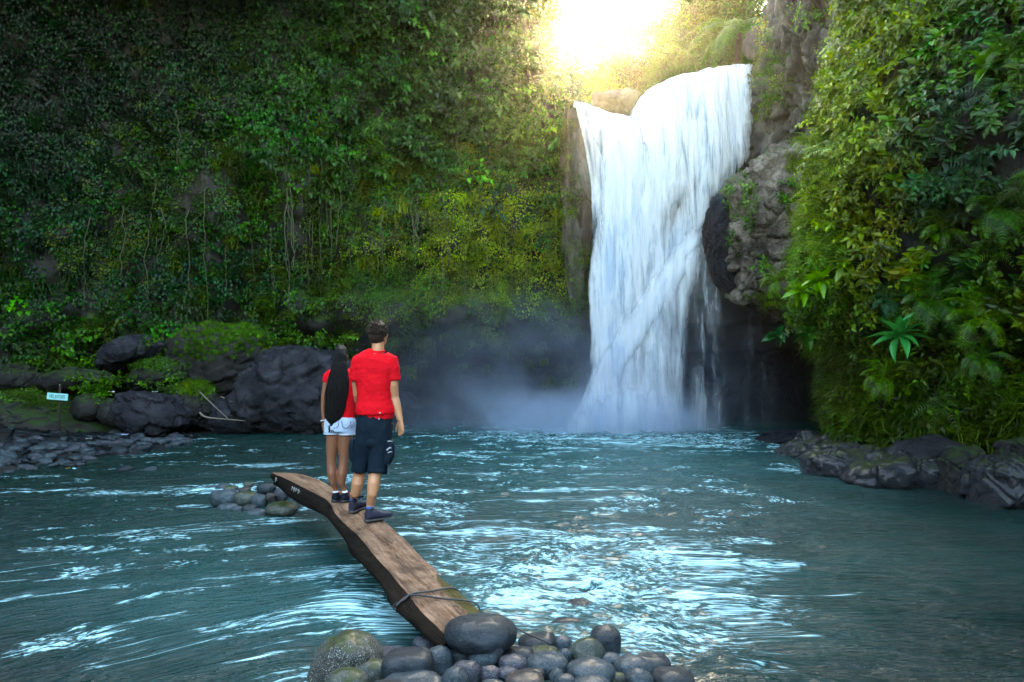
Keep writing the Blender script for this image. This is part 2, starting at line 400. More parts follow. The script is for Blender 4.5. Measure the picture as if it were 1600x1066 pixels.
_ICO = {}
def ico(sub):
    if sub not in _ICO:
        bm = bmesh.new(); bmesh.ops.create_icosphere(bm, subdivisions=sub, radius=1)
        v = np.array([x.co[:] for x in bm.verts]); f = np.array([[q.index for q in x.verts] for x in bm.faces]); bm.free(); _ICO[sub] = (v, f)
    return _ICO[sub]
def outline_rock(poly, depth, thick, disp=.08, sub=5, freq=1.5, seed=0, flat=2.4, mid=None, strata=0.0, crag=0.0, cf=1.3, cz=1.0):
    """closed rock of real thickness: silhouette from a traced outline, body rounded in depth"""
    S, Fc = ico(sub); poly = np.asarray(poly, float)
    W3 = np.array([P(a, b, depth) for a, b in poly]); c = P(*mid, depth) if mid else W3.mean(0)
    q = W3[:, [0, 2]] - c[[0, 2]]; cl = np.concatenate([q, q[:1]]); seg = []
    for k in range(len(q)):
        for s in np.linspace(0, 1, 12, endpoint=False): seg.append(cl[k] * (1 - s) + cl[k + 1] * s)
    seg = np.array(seg); th = np.arctan2(seg[:, 1], seg[:, 0]); rr = np.hypot(seg[:, 0], seg[:, 1]); o = np.argsort(th); th = th[o]; rr = rr[o]
    a = np.arctan2(S[:, 2], S[:, 0]); R = np.interp(a, np.concatenate([th - 2 * math.pi, th, th + 2 * math.pi]), np.tile(rr, 3))
    s = np.hypot(S[:, 0], S[:, 2]); pr = (1 - np.abs(S[:, 1]) ** flat) ** (1 / flat)
    V = np.stack([np.cos(a) * R * pr, S[:, 1] * thick, np.sin(a) * R * pr], 1)
    nrm = V / (np.linalg.norm(V, axis=1, keepdims=True) + 1e-9)
    sc = disp * np.linalg.norm(np.ptp(V, axis=0)) * .5
    d = fbm(V * freq + seed * 7.7, 5) * .7 + fbm(V * freq * .9 + 40 + seed, 4, ridge=True) * .5
    if crag:
        w = fbm(V * freq * 2 + 3, 3)[:, None] * .25; f1, f2, ci = worley((V * [1, 1, cz]) * freq * cf + w, seed); d = d + crag * ((ci - .5) * 1.3 * sm(0, .22, f2 - f1) - .55 * (1 - sm(0, .09, f2 - f1)))
        f1, f2, ci = worley((V * [1, 1, cz]) * freq * cf * 2.7 + w, seed + 1); d = d + crag * .35 * ((ci - .5) * 1.2 * sm(0, .25, f2 - f1) - .4 * (1 - sm(0, .1, f2 - f1)))
    if strata: d = d + strata * np.round(3 * pn(V * [.3, .3, 2.2] * freq + seed)) / 3
    V = V + nrm * (d * sc)[:, None]
    return V, Fc, c
def rock_obj(name, poly, depth, thick, mat, label, cat, group=None, **k):
    V, Fc, c = outline_rock(poly, depth, thick, **k)
    o = obj(name, mesh(name, V, Fc, mat), None, tuple(c)); tag(o, label, cat, group);
    return o, V + c, Fc
def sample_tri(V, Fc, n, seed=0):
    r = np.random.default_rng(seed); a = V[Fc[:, 0]]; b = V[Fc[:, 1]]; c = V[Fc[:, 2]]; N = np.cross(b - a, c - a); ar = np.linalg.norm(N, axis=1)
    cs = np.cumsum(ar); k = np.clip(np.searchsorted(cs, r.uniform(0, cs[-1], n)), 0, len(cs) - 1)
    u = r.uniform(0, 1, (n, 1)); v = r.uniform(0, 1, (n, 1)); m = (u + v) > 1; u[m] = 1 - u[m]; v[m] = 1 - v[m]
    return a[k] + (b - a)[k] * u + (c - a)[k] * v, N[k] / (ar[k][:, None] + 1e-9)
# ------------------------------------------------------------------ terrain: riverbed, banks, plateau
def bank_z(x, y):
    """height of the ground: riverbed under the pool, gravel bank on the left, bank on the right"""
    # left shoreline x as a function of y
    sx = np.interp(y, [-60, 2, 9, 11.7, 14, 16.5, 17.6, 19.5, 21.2, 24], [-16, -13.5, -10.5, -9.2, -8.9, -8.1, -8.6, -9.0, -7.6, -7.6])
    rx = np.interp(y, [-60, 0, 6, 9, 10.5, 12.3, 14, 17.5, 19, 24], [12, 9.5, 8.4, 7.2, 6.7, 5.7, 6.6, 8.6, 10.5, 12])
    dl = sx - x; dr = x - rx
    z = -0.75 + .8 * sm(-1.6, 0, dl) + .06 * np.clip(dl, 0, 4) + .10 * np.clip(dl - 3.2, 0, 8) + .8 * sm(-1.2, 0, dr) + .35 * np.clip(dr, 0, 5)
    return z
n1, n2 = 260, 300
tx = np.linspace(-1, 1, n1); X = np.sign(tx) * (np.abs(tx) * 18 + 32 * np.abs(tx) ** 4)
ty = np.linspace(0, 1, n2); Y = np.interp(ty, [0, .12, .9, 1], [-50, -5, 26, 50])
GX, GY = np.meshgrid(X, Y, indexing='ij'); q = np.stack([GX.ravel(), GY.ravel(), 0 * GX.ravel()], 1)
Z = bank_z(q[:, 0], q[:, 1]) + .07 * fbm(q * 1.1, 4) + .03 * fbm(q * 5, 3)
Z += 11 * sm(-9, -26, q[:, 1]) + 1.1 * sm(5, -3, q[:, 1]) * 0  # unseen rise behind the camera, added to cut sky light
# low mounds that carry the stones at both ends of the log
for mx, my, mr, mz in ((-3.35, 9.0, 1.0, .62), (.1, 3.75, 1.05, .66), (-.55, 3.7, .8, .56), (.75, 3.8, .75, .58)):
    Z += mz * np.exp(-((q[:, 0] - mx) ** 2 + (q[:, 1] - my) ** 2) / (mr * .55) ** 2)
tag(obj('riverbed', mesh('riverbed', np.stack([q[:, 0], q[:, 1], Z], 1), grid_faces(n1, n2), M_BANK)), kind='structure')

# ------------------------------------------------------------------ cliffs
def sheet(nodes, nu, zrows, disp, back=None):
    """wall over a plan path; nodes (x, y, ztop); zrows fractions of height; back rows run away from the edge"""
    nodes = np.asarray(nodes, float); C = smooth_poly(nodes, 900); s = np.concatenate([[0], np.cumsum(np.hypot(*np.diff(C[:, :2], axis=0).T))])
    u = np.linspace(0, s[-1], nu); C = np.stack([np.interp(u, s, C[:, k]) for k in range(3)], 1)
    T = np.gradient(C[:, :2], axis=0); T /= np.linalg.norm(T, axis=1, keepdims=True); N2 = np.stack([T[:, 1], -T[:, 0]], 1)
    rows = []
    for z in zrows:
        zz = -1.2 + (C[:, 2] + 1.2) * z
        p = np.stack([C[:, 0], C[:, 1], zz], 1); d = disp(p, u, z); rows.append(np.concatenate([p[:, :2] + N2 * d[:, None], zz[:, None]], 1))
    top = rows[-1]
    for b, dz in (back or []):
        p = top.copy(); p[:, :2] -= N2 * b; p[:, 2] += dz + .5 * fbm(p * .3, 3) * min(1, b); rows.append(p)
    return np.stack(rows, 1), N2
def dispL(p, u, z):
    x = p[:, 0]; zz = p[:, 2]; g = sm(1.2, 2.2, x) * (1 - sm(8.8, 10, x))           # gully behind the falls
    d = 1.1 * fbm(p * [.16, .16, .13], 4) + .45 * fbm(p * [.5, .5, .22] + 9, 4, ridge=True) + .18 * fbm(p * [1.6, 1.6, .5] + 3, 4)
    d = d * (1 - .65 * g)
    d += (.5 * sm(9.5, 7.5, zz) * sm(5.2, 6.2, zz) + .55 * sm(4.8, 4.1, zz) * sm(2.6, 3.4, zz)) * sm(-10, -6, x) * (1 - g)   # ledges
    und = sm(3.6, 2.7, zz + .5 * fbm(p * [.5, .5, 0], 2)) * sm(-9, -5, x)                     # undercut behind the mist
    d -= und * (1.6 + 4.0 * sm(5.5, 7.5, x) * sm(13, 11, x))
    f1, f2, ci = worley(p * [.7, .7, .5] + .3 * fbm(p * 1.3, 2)[:, None], 4); d += .45 * (ci - .5) * sm(0, .2, f2 - f1) - .2 * (1 - sm(0, .1, f2 - f1))
    d -= 1.0 * np.exp(-((x + 8.9) / .8) ** 2) * sm(9, 7.4, zz) * sm(1.0, 3.5, zz) + .8 * np.exp(-((x + 6.6) / .5) ** 2) * sm(7.6, 6.6, zz) * sm(3, 4, zz)
    return d
NL = [(-25, -14, 20), (-22, 0, 24), (-19.5, 12, 26), (-17, 19, 26), (-13, 22.3, 25), (-8, 23.6, 23), (-3, 24.2, 18), (-.6, 24.4, 16.5), (.8, 24.2, 13.6), (1.7, 24, 11.6), (2.3, 23.9, 11.05), (3.0, 23.8, 10.9), (3.7, 23.8, 10.8), (4.3, 23.8, 10.7),  # left wall tops raised out of view to hold back sky light
      (5.2, 23.8, 11.2), (6.5, 23.8, 11.75), (8.6, 23.8, 12.1), (10, 24, 13), (14, 24.5, 17), (19, 27, 17), (22, 33, 17)]
G1, _ = sheet(NL, 520, np.linspace(0, 1, 150), dispL, [(.25, .0), (.7, -.1), (1.5, -.3), (3, -.4), (5, -.4), (8, -.1), (12, .4), (20, 1.0)])
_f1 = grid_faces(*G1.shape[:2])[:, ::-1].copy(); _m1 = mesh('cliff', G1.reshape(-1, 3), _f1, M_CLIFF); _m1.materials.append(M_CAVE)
_c1 = G1.reshape(-1, 3)[_f1].mean(1); _m1.polygons.foreach_set('material_index', ((_c1[:, 2] < 3.0 + .4 * fbm(_c1 * [.8, .8, 0], 3)) & (_c1[:, 0] > -9.5)).astype(np.int32))  # low faces take the darker rock: cave and undercut shade painted in
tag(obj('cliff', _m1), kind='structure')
# right wall
def dispR(p, u, z):
    zz = p[:, 2]; y = p[:, 1]
    d = .9 * fbm(p * [.28, .28, .25] + 5, 4) + .4 * fbm(p * .8 + 2, 4, ridge=True) + .15 * fbm(p * 2.4, 3)
    d += np.interp(zz, [-1.2, .4, 1.0, 2.4, 3.6, 5.2, 7, 9, 13], [-.75, -.75, -.65, -.45, .95, .95, .45, -.45, -1.6]) * np.interp(y, [0, 9, 13, 17, 20], [.9, .9, .75, .2, 0])
    return d
NR = [(17, 32, 6.5), (13.6, 26, 6.5), (12.0, 22, 6.5), (10.3, 19.3, 7), (8.6, 17.0, 8.5), (7.4, 14.8, 10.5), (6.9, 13.2, 13.5), (7.2, 11.8, 15), (7.9, 10, 16), (8.9, 7, 17), (9.8, 3, 17), (11, -2, 16), (13, -8, 14), (16, -16, 11)]  # near tops heightened above view to block light from the sky
G2, _ = sheet(NR, 420, np.linspace(0, 1, 150), lambda p, u, z: -dispR(p, u, z) * -1, [(.3, .1), (1, .3), (3, .8), (8, 2)])
tag(obj('cliff', mesh('cliff_right', G2.reshape(-1, 3), grid_faces(*G2.shape[:2])[:, ::-1].copy(), M_CLIFF)), kind='structure')

# rock face right of the lip, and the outcrop that splits the falls
o, V_face, F_face = rock_obj('rock_bluff', [(1214, 105), (1214, 60), (1222, 15), (1236, -40), (1290, -110), (1420, -120), (1520, -60), (1530, 120), (1500, 330), (1400, 400), (1300, 380), (1250, 300), (1216, 243), (1222, 190), (1214, 150)],
    20.6, 3.0, M_FACE, 'tall grey and tan streaked rock face right of the waterfall lip', 'rock bluff', disp=.045, sub=7, freq=.75, seed=3, flat=5, mid=(1350, 150), strata=.2, crag=2.2, cf=2.3, cz=.5)
o, V_out, F_out = rock_obj('rock_outcrop', [(1146, 292), (1170, 264), (1214, 240), (1260, 232), (1330, 250), (1380, 330), (1390, 450), (1340, 520), (1290, 520), (1240, 500), (1196, 474), (1164, 455), (1148, 400), (1142, 340)],
    19.6, 2.6, M_OUT, 'rough brown rock outcrop overhanging the dark cave beside the falls', 'rock outcrop', disp=.05, sub=7, freq=1.1, seed=5, flat=3.2, mid=(1255, 370), strata=.2, crag=1.2, cf=1.6)
o, V_ws, F_ws = rock_obj('wet_rock_spur', [(1112, 318), (1124, 304), (1140, 330), (1146, 400), (1142, 462), (1120, 440), (1108, 400), (1104, 350)],
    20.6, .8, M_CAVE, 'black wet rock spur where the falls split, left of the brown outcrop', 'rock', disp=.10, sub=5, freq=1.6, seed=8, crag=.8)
o, V_lip, F_lip = rock_obj('lip_rock', [(925, 152), (945, 146), (975, 147), (1000, 148), (995, 160), (988, 178), (975, 196), (968, 188), (950, 176), (930, 172)],
    23.2, .8, M_OUT, 'brown rock standing in the lip between the two streams of the falls', 'rock', disp=.08, sub=5, freq=1.6, seed=9, crag=.8)
o, V_cr, F_cr = rock_obj('cliff_corner_rock', [(884, 160), (900, 160), (912, 200), (926, 250), (928, 330), (915, 420), (912, 480), (890, 470), (880, 380), (876, 260)],
    23.5, .9, M_FACE, 'bare brown rock edge of the ivy cliff beside the thin left stream', 'rock', disp=.07, sub=6, freq=1.2, seed=12, crag=1.0, cz=.4)

# ------------------------------------------------------------------ water
def water_mat():
    t = NT('river_water'); v = t.coord('Object')
    fo = t.n('Attribute', attribute_name='foam').outputs['Fac']
    uvn = t.n('Attribute', attribute_name='flow').outputs['Vector']
    f1 = t.n('TexNoise'); t.l(uvn, f1.inputs['Vector']); f1.inputs['Scale'].default_value = 5.5; f1.inputs['Detail'].default_value = 5; f1.inputs['Roughness'].default_value = .6; f1.inputs['Distortion'].default_value = .8
    f2 = t.n('TexNoise'); t.l(uvn, f2.inputs['Vector']); f2.inputs['Scale'].default_value = 19; f2.inputs['Detail'].default_value = 4; f2.inputs['Roughness'].default_value = .6; f2.inputs['Distortion'].default_value = .6
    rd = t.math('SUBTRACT', .9, t.math('MULTIPLY', t.math('ABSOLUTE', t.math('SUBTRACT', f1.outputs[0], .5)), 8.0))
    m = t.math('ADD', t.math('MULTIPLY', fo, .72), t.math('ADD', t.math('MULTIPLY', rd, .50), t.math('MULTIPLY', t.math('SUBTRACT', f2.outputs[0], .5), 3.0)))
    m = t.math('MULTIPLY', m, t.ramp(fo, [(.02, 0.), (.22, 1.)]))
    mask = t.ramp(m, [(.38, 0.), (.66, .36), (1.15, 1.)])
    deep = t.ramp(t.noise(t.coord('Object', (.35, .35, .35)), 1.0, 3), [(.35, (.0002, .0095, .0078)), (.65, (.0004, .021, .0175))])
    aer = t.n('Attribute', attribute_name='aer').outputs['Fac']       # air bubbles under the surface
    deep = t.mix(aer, deep, (.004, .085, .085))
    col = t.mix(mask, deep, (.42, .76, .82))  # pale streaks: foam and painted sky glints
    rg = t.math('ADD', t.math('MULTIPLY', mask, .45), .04)
    h = t.math('ADD', t.math('MULTIPLY', f1.outputs[0], .7), t.math('MULTIPLY', f2.outputs[0], .35))
    p = t.principled(Base_Color=col, Roughness=rg, Normal=t.bump(h, 1.0, .07)); p.inputs['IOR'].default_value = 1.333
    p.inputs['Specular IOR Level'].default_value = .5
    return t.m
M_WATER = water_mat()
nx, ny = 640, 660
t_ = np.linspace(-1, 1, nx)
ty = np.linspace(0, 1, ny)
Yw = np.where(ty < .93, 2.6 * (25.5 / 2.6) ** (ty / .93), 25.5 + 0 * ty); k0 = int((ty < .93).sum()); Yw = Yw[:k0]
Yw = np.concatenate([[-48, -30, -15, -6, -1, 1, 2.2], Yw, [27]]); ny = len(Yw)
tt = np.sign(t_) * np.interp(np.abs(t_), [0, .93, 1], [0, 1, 6])
GX = tt[:, None] * (.82 * np.clip(Yw, 2.2, 30) + .5)[None, :]; GX = np.clip(GX, -46, 46); GY = np.broadcast_to(Yw[None, :], GX.shape)
wx, wy = GX.ravel(), GY.ravel(); wp = np.stack([wx, wy, 0 * wx], 1); wpx, wpy = PR(wp)
# flow direction field: streams fan out from the falls, round the log and away to the left
left = sm(.5, -.5, (wx - np.interp(wy, [3.9, 9], [-.3, -3.1])))      # 1 on the left of the log
def flowfield(ang, sx_, sy_, seed):
    c, s = math.cos(ang), math.sin(ang); w = fbm(wp * .35 + seed, 2) * .8
    return np.stack([(wx * c + wy * s) * sx_ + w, (-wx * s + wy * c) * sy_ + w * .6, np.full_like(wx, seed)], 1)
x0 = -1.5; vv = wy - np.where(wx < x0, .25, -.07) * (wx - x0) - .34 * np.minimum(0, wx) * np.exp(-np.clip(wy - 4, -1, 40) / 1.8) * .9
uu = wx + .35 * np.exp(-np.clip(wy - 4, -1, 40) / 1.8) * wy * left
near = sm(6.5, 4.2, wy) * sm(-4, -1, wx)
def flowfield(sx_, sy_, seed):
    w = fbm(wp * .35 + seed, 3) * .8; return np.stack([uu * sx_ + w, vv * sy_ + w * .8, np.full_like(wx, seed)], 1)
A = flowfield(.46, 2.3, 3.0)
calm = (.75 + .25 * fbm(wp * .25, 2)) * (1 - .6 * sm(1120, 1450, wpx))
amp = .10 + .05 * gauss(wpx, wpy, 880, 700, 420, 60) + .02 * near
def wv(Q): return fbm(Q * 1.3, 5, ridge=True) * .6 + fbm(Q * 3.1 + 4, 4) * .5
hz = wv(A)
hz += .5 * fbm(wp * [.9, 1.6, 1], 3)
edge = sm(26, 24, wy)
Zw = hz * amp * calm * 1.2 * edge
# choppy boil where the falls land
Zw += .10 * np.maximum(0, fbm(wp * 1.8, 4)) * gauss(wpx, wpy, 960, 676, 190, 14) * 2
def streak_noise(Q, th, s=1.6): return sm(th, th + .35, fbm(Q * s + 2, 5, gain=.58))
fo = np.zeros_like(wx)  # foam, plus sky reflections put in as pale colour
for cx, cy_, rx, ry, w in ((950, 672, 130, 9, 1.0), (830, 683, 140, 10, .42), (1020, 690, 230, 16, .40), (1140, 690, 90, 18, .32), (760, 720, 180, 28, .14),
                           (340, 768, 130, 9, .36), (190, 775, 110, 9, .30), (230, 712, 40, 3, .5), (410, 728, 50, 4, .42), (300, 858, 240, 14, .22), (130, 905, 130, 22, .18), (120, 840, 110, 9, .22),
                           (560, 940, 100, 60, .44), (430, 1010, 130, 60, .30), (610, 985, 70, 40, .45), (430, 870, 120, 26, .28), (470, 820, 50, 6, .34),
                           (690, 800, 70, 26, .36), (760, 850, 150, 34, .46), (930, 905, 220, 45, .50), (1080, 960, 200, 55, .50), (830, 950, 120, 45, .52), (1000, 1010, 180, 40, .50), (1000, 860, 220, 30, .34), (900, 790, 300, 30, .2), (1150, 900, 120, 30, .36), (330, 960, 230, 60, .14), (150, 1010, 150, 40, .2),
                           (540, 752, 40, 8, .5), (1180, 1010, 160, 40, .24), (1250, 930, 170, 60, .17), (1350, 900, 200, 40, .11), (1150, 780, 200, 30, .13), (900, 1040, 500, 30, .14), (1260, 735, 50, 8, .45), (1240, 700, 40, 12, .7), (1420, 752, 60, 5, .25)):
    fo = np.maximum(fo, w * gauss(wpx, wpy, cx, cy_, rx, ry))
patt = streak_noise(A, .02)
foam = np.clip(fo * (.75 + 1.3 * patt) + .24 * patt * sm(1350, 1000, wpx), 0, 1.3)
foam *= .35 + .65 * sm(-.6, .5, hz)
foam *= 1 - .25 * left * sm(11, 6, wy)
aer = np.clip(.9 * gauss(wpx, wpy, 960, 720, 330, 80) + .75 * gauss(wpx, wpy, 900, 930, 420, 110) + .45 * gauss(wpx, wpy, 380, 960, 340, 130), 0, 1) * (.35 + .65 * sm(-.4, .5, hz)) * .8
flow = A
tag(obj('river_water', mesh('river_water', np.stack([wx, wy, Zw], 1), grid_faces(nx, ny), M_WATER, attrs={'foam': foam, 'aer': aer, 'flow': flow})), kind='structure')

# ------------------------------------------------------------------ the waterfall
def falls_mat():
    t = NT('falling_water')
    uv = t.n('UVMap', uv_map='UVMap').outputs[0]
    mp = t.n('Mapping'); t.l(uv, mp.inputs[0]); mp.inputs['Scale'].default_value = (1, 1, 1)
    def ns(sx, sy, det, dist=0.0, ro=.6):
        m = t.n('Mapping'); t.l(uv, m.inputs[0]); m.inputs['Scale'].default_value = (sx, sy, 1)
        return t.noise(m.outputs[0], 1.0, det, ro, dist)
    a = ns(1.1, .3, 5, .6); b = ns(4.5, .5, 6, .5, .6); c = ns(20, 1.6, 4, .3, .6)
    dn = t.n('Attribute', attribute_name='dens').outputs['Fac']
    s = t.math('ADD', t.math('MULTIPLY', t.math('SUBTRACT', a, .5), 1.5), t.math('ADD', t.math('MULTIPLY', t.math('SUBTRACT', b, .5), 1.5), t.math('MULTIPLY', t.math('SUBTRACT', c, .5), .6)))
    al = t.ramp(t.math('ADD', dn, s), [(.05, 0.), (.95, 1.)])
    al = t.math('MULTIPLY', al, t.ramp(dn, [(.0, 0.), (.25, 1.)]))
    al = t.math('MULTIPLY', al, t.n('Attribute', attribute_name='fade').outputs['Fac'])
    br = t.ramp(t.math('ADD', .5, s), [(.2, (.60, .72, .86)), (.45, (.86, .91, .97)), (.8, (.95, .97, 1.0))])
    d = t.n('BsdfDiffuse'); t.l(br, d.inputs[0]); tr = t.n('BsdfTranslucent'); t.l(br, tr.inputs[0])
    nb = t.bump(t.math('ADD', b, t.math('MULTIPLY', c, .6)), .9, .25); t.l(nb, d.inputs['Normal'])
    m = t.n('MixShader'); m.inputs[0].default_value = .45; t.l(d.outputs[0], m.inputs[1]); t.l(tr.outputs[0], m.inputs[2])
    tp = t.n('BsdfTransparent'); mm = t.n('MixShader'); t.l(al, mm.inputs[0]); t.l(tp.outputs[0], mm.inputs[1]); t.l(m.outputs[0], mm.inputs[2]); t.l(mm.outputs[0], t.out.inputs[0])
    return t.m
M_FALL = falls_mat()
def fdepth(py): return 23.0 - 1.5 * np.clip((py - 104) / 568, 0, 1) ** .55
def fall_sheet(name, parent, Lp, Rp, dens, dd=0.0, nu=110, nv=300, seed=0, bulge=.35, edge=.12, topfade=.0, botfade=0.0, curl=True, rough=.12, top=None):
    Lp = smooth_poly(Lp, 200); Rp = smooth_poly(Rp, 200); v = np.linspace(0, 1, nv); u = np.linspace(0, 1, nu)
    Lq = resample(Lp, v); Rq = resample(Rp, v); px = Lq[None, :, 0] + (Rq - Lq)[None, :, 0] * u[:, None]; py = Lq[None, :, 1] + (Rq - Lq)[None, :, 1] * u[:, None]
    if top: py = py + (5 * fbm(np.stack([u * 9, 0 * u, 0 * u + seed], 1), 3) * sm(0, .1, u) * sm(1, .9, u))[:, None] * (1 - np.clip(v / .1, 0, 1))[None, :]; py = py + np.interp(u, [a for a, b in top], [b for a, b in top])[:, None] * (1 - np.clip(v / .22, 0, 1))[None, :] ** 1.5
    U = np.broadcast_to(u[:, None], px.shape); Vv = np.broadcast_to(v[None, :], px.shape)
    D = fdepth(py) + dd - bulge * np.sin(math.pi * U)
    X3 = (px - 800) / F * D; Z3 = H - (py - HZ) / F * D
    q = np.stack([X3.ravel() * 1.1, Z3.ravel() * .22, np.full(X3.size, seed * 3.3)], 1)
    D = D - (rough * 2.2 * fbm(q, 4) + rough * fbm(q * [3.3, 1.6, 1], 3)).reshape(D.shape)
    G = np.stack([X3, D, Z3], 2)
    if curl:                                  # the stream comes over the lip from behind
        back = [(2.2, -.05), (1.2, .03), (.5, .05)]
        pre = np.stack([G[:, 0] + np.array([0, b, dz]) for b, dz in back], 1); G = np.concatenate([pre, G], 1)
        Vv = np.concatenate([np.zeros((nu, 3)), Vv], 1); U = np.concatenate([U[:, :3], U], 1); nv += 3
    jq = np.stack([np.zeros(U.size), G[..., 2].ravel() * .9, np.full(U.size, seed * 5.1)], 1); eu = .05 * fbm(jq, 4).reshape(U.shape); ev_ = .05 * fbm(jq + 31, 4).reshape(U.shape); kf = sm(0, .15, Vv)
    U0 = U; U = np.where(U < .5, U - np.abs(eu) * 1.4 * kf, U + np.abs(ev_) * 1.4 * kf); e = sm(0, edge, U) * sm(1, 1 - edge, U)
    dn = dens(U0, Vv) * (.15 + .85 * e) - (1 - e) * .25
    fd = e if edge > .2 else sm(0, .03, U) * sm(1, .97, U)
    if topfade: fd = fd * sm(0, topfade, Vv)
    if topfade: dn = dn * sm(0, topfade, Vv)
    if botfade: dn = dn * sm(1, 1 - botfade, Vv)
    uv = np.stack([G[..., 0] * 1.0 + seed, G[..., 2] * 1.0], 2)
    me = mesh(name, G.reshape(-1, 3), grid_faces(nu, nv), M_FALL, attrs={'dens': np.clip(dn, 0, 2).ravel(), 'fade': fd.ravel()}, uv=uv.reshape(-1, 2))
    return obj(name, me, parent)
wf = empty('waterfall', (0, 0, 0)); tag(wf, 'tall white waterfall pouring over the rock lip into the green pool', 'waterfall')
def main_d(U, V_):
    hole = 1.1 * np.exp(-(((U - .62) / .10) ** 2 + ((V_ - .40) / .09) ** 2)) + .55 * np.exp(-(((U - .50) / .08) ** 2 + ((V_ - .26) / .10) ** 2)) + .5 * np.exp(-(((U - .88) / .06) ** 2 + ((V_ - .30) / .12) ** 2)) + .45 * np.exp(-(((U - .45) / .10) ** 2 + ((V_ - .58) / .07) ** 2))
    return 1.08 - hole * .9 + .3 * sm(.15, 0, V_) - .38 * sm(.5, .75, V_)
fall_sheet('main_curtain', wf, [(978, 190), (950, 250), (935, 330), (922, 430), (922, 540), (905, 610), (868, 676)], [(1184, 103), (1187, 180), (1184, 240), (1138, 292), (1110, 340), (1088, 410), (1066, 500), (1058, 600), (1058, 676)], main_d, 0, 150, 330, 1, top=[(0, 0), (.04, -14), (.11, -29), (.3, -33), (.54, -27), (.74, -20), (.9, -8), (1, 0)])
fall_sheet('inner_curtain', wf, [(990, 178), (975, 250), (955, 340), (935, 430), (925, 540), (908, 610), (880, 676)], [(1178, 103), (1180, 180), (1165, 250), (1110, 310), (1080, 360), (1060, 440), (1045, 520), (1040, 600), (1040, 676)], lambda U, V_: .9 - .5 * np.exp(-(((U - .68) / .12) ** 2 + ((V_ - .4) / .12) ** 2)) - .5 * sm(.55, .8, V_), .35, 90, 220, 2, top=[(0, 0), (.04, -14), (.11, -29), (.3, -33), (.54, -27), (.74, -20), (.9, -8), (1, 0)])
fall_sheet('left_stream', wf, [(902, 158), (915, 200), (932, 262), (930, 340), (917, 430), (920, 520), (918, 600)], [(1000, 188), (1022, 260), (1015, 330), (995, 420), (975, 500), (965, 560), (950, 610)], lambda U, V_: .62 + .55 * sm(.1, .45, U) + .2 * sm(.2, .6, V_), -.15, 90, 260, 3, bulge=.2, botfade=.25)
fall_sheet('left_thread', wf, [(896, 156), (904, 190), (914, 240), (922, 300), (922, 380), (915, 450)], [(914, 160), (924, 200), (944, 250), (950, 300), (945, 380), (940, 450)], lambda U, V_: .5 + .1 * V_, -.3, 40, 160, 4, bulge=.1, botfade=.4)
fall_sheet('diagonal_jet', wf, [(1078, 345), (1022, 420), (968, 495), (925, 560), (900, 620), (868, 674)], [(1120, 330), (1086, 420), (1040, 500), (1002, 560), (985, 615), (985, 676)], lambda U, V_: 1.55 - .3 * V_, -.4, 90, 220, 5, bulge=.12, topfade=.12, edge=.40, rough=.12, curl=False)
fall_sheet('lower_veil', wf, [(1020, 420), (1005, 500), (995, 580), (985, 676)], [(1118, 345), (1098, 420), (1084, 520), (1080, 676)], lambda U, V_: .50 + .12 * np.sin(9 * U), -.3, 70, 200, 6, topfade=.2, curl=False, edge=.25)
fall_sheet('thin_veil', wf, [(1075, 390), (1068, 480), (1064, 580), (1062, 676)], [(1118, 318), (1138, 400), (1145, 500), (1152, 600), (1150, 676)], lambda U, V_: .27 - .16 * U + .02 * V_, -.9, 70, 200, 7, topfade=.1, curl=False, edge=.3, bulge=.1)
fall_sheet('drip_curtain', wf, [(1146, 455), (1142, 520), (1140, 600), (1140, 676)], [(1240, 492), (1240, 540), (1235, 610), (1230, 676)], lambda U, V_: .07 - .03 * U, -1.9, 60, 120, 8, topfade=.05, curl=False, edge=.3, bulge=.1)
fall_sheet('foot_spray', wf, [(905, 585), (880, 620), (850, 650), (805, 678)], [(1085, 560), (1095, 600), (1110, 650), (1130, 678)], lambda U, V_: .72 + .35 * V_, -1.1, 90, 90, 9, topfade=.6, curl=False, edge=.4, rough=.3)
# ------------------------------------------------------------------ plants that nobody could count: ivy, creepers, moss and grass on the walls
def cull(p, n, px0=-120, px1=1720, py0=-160):
    px, py = PR(p); return (px > px0) & (px < px1) & (py > py0) & (p[:, 1] > 1)
GREEN = (.019, .064, .011); SHADE_TINT = (.012, .036, .013); TEAL = (.009, .042, .020); LIME = (.11, .19, .02); YEL = (.20, .22, .02); OLIVE = (.07, .085, .018); BROWN = (.07, .045, .02); MID = (.05, .13, .02)
# left wall
p, n = sample_grid(G1, 150000, 1); px, py = PR(p)
k = cull(p, n) & (px < 905) & (p[:, 2] > 1.2) & (p[:, 1] < 30)
p, n, px, py = p[k], n[k], px[k], py[k]
lump = fbm(p * .9, 3) + .4 * fbm(p * 3, 2)
cover = .48 + .9 * lump + .55 * sm(330, 200, py) - .6 * gauss(px, py, 325, 285, 45, 110) - .5 * gauss(px, py, 470, 330, 50, 110) - .9 * sm(400, 520, py) * sm(380, 520, px) - .5 * gauss(px, py, 60, 420, 70, 25) - .55 * sm(858, 900, px) * sm(150, 240, py) - .4 * gauss(px, py, 170, 460, 60, 60)
mossy = gauss(px, py, 760, 370, 170, 95) + gauss(px, py, 560, 300, 60, 60) * .7 + gauss(px, py, 250, 250, 90, 90) * .5 + gauss(px, py, 590, 440, 90, 50) * .8 + gauss(px, py, 180, 390, 90, 50) * .5
r = np.random.default_rng(11)
is_m = r.uniform(0, 1, len(p)) < np.clip(mossy * 1.15, 0, .93)
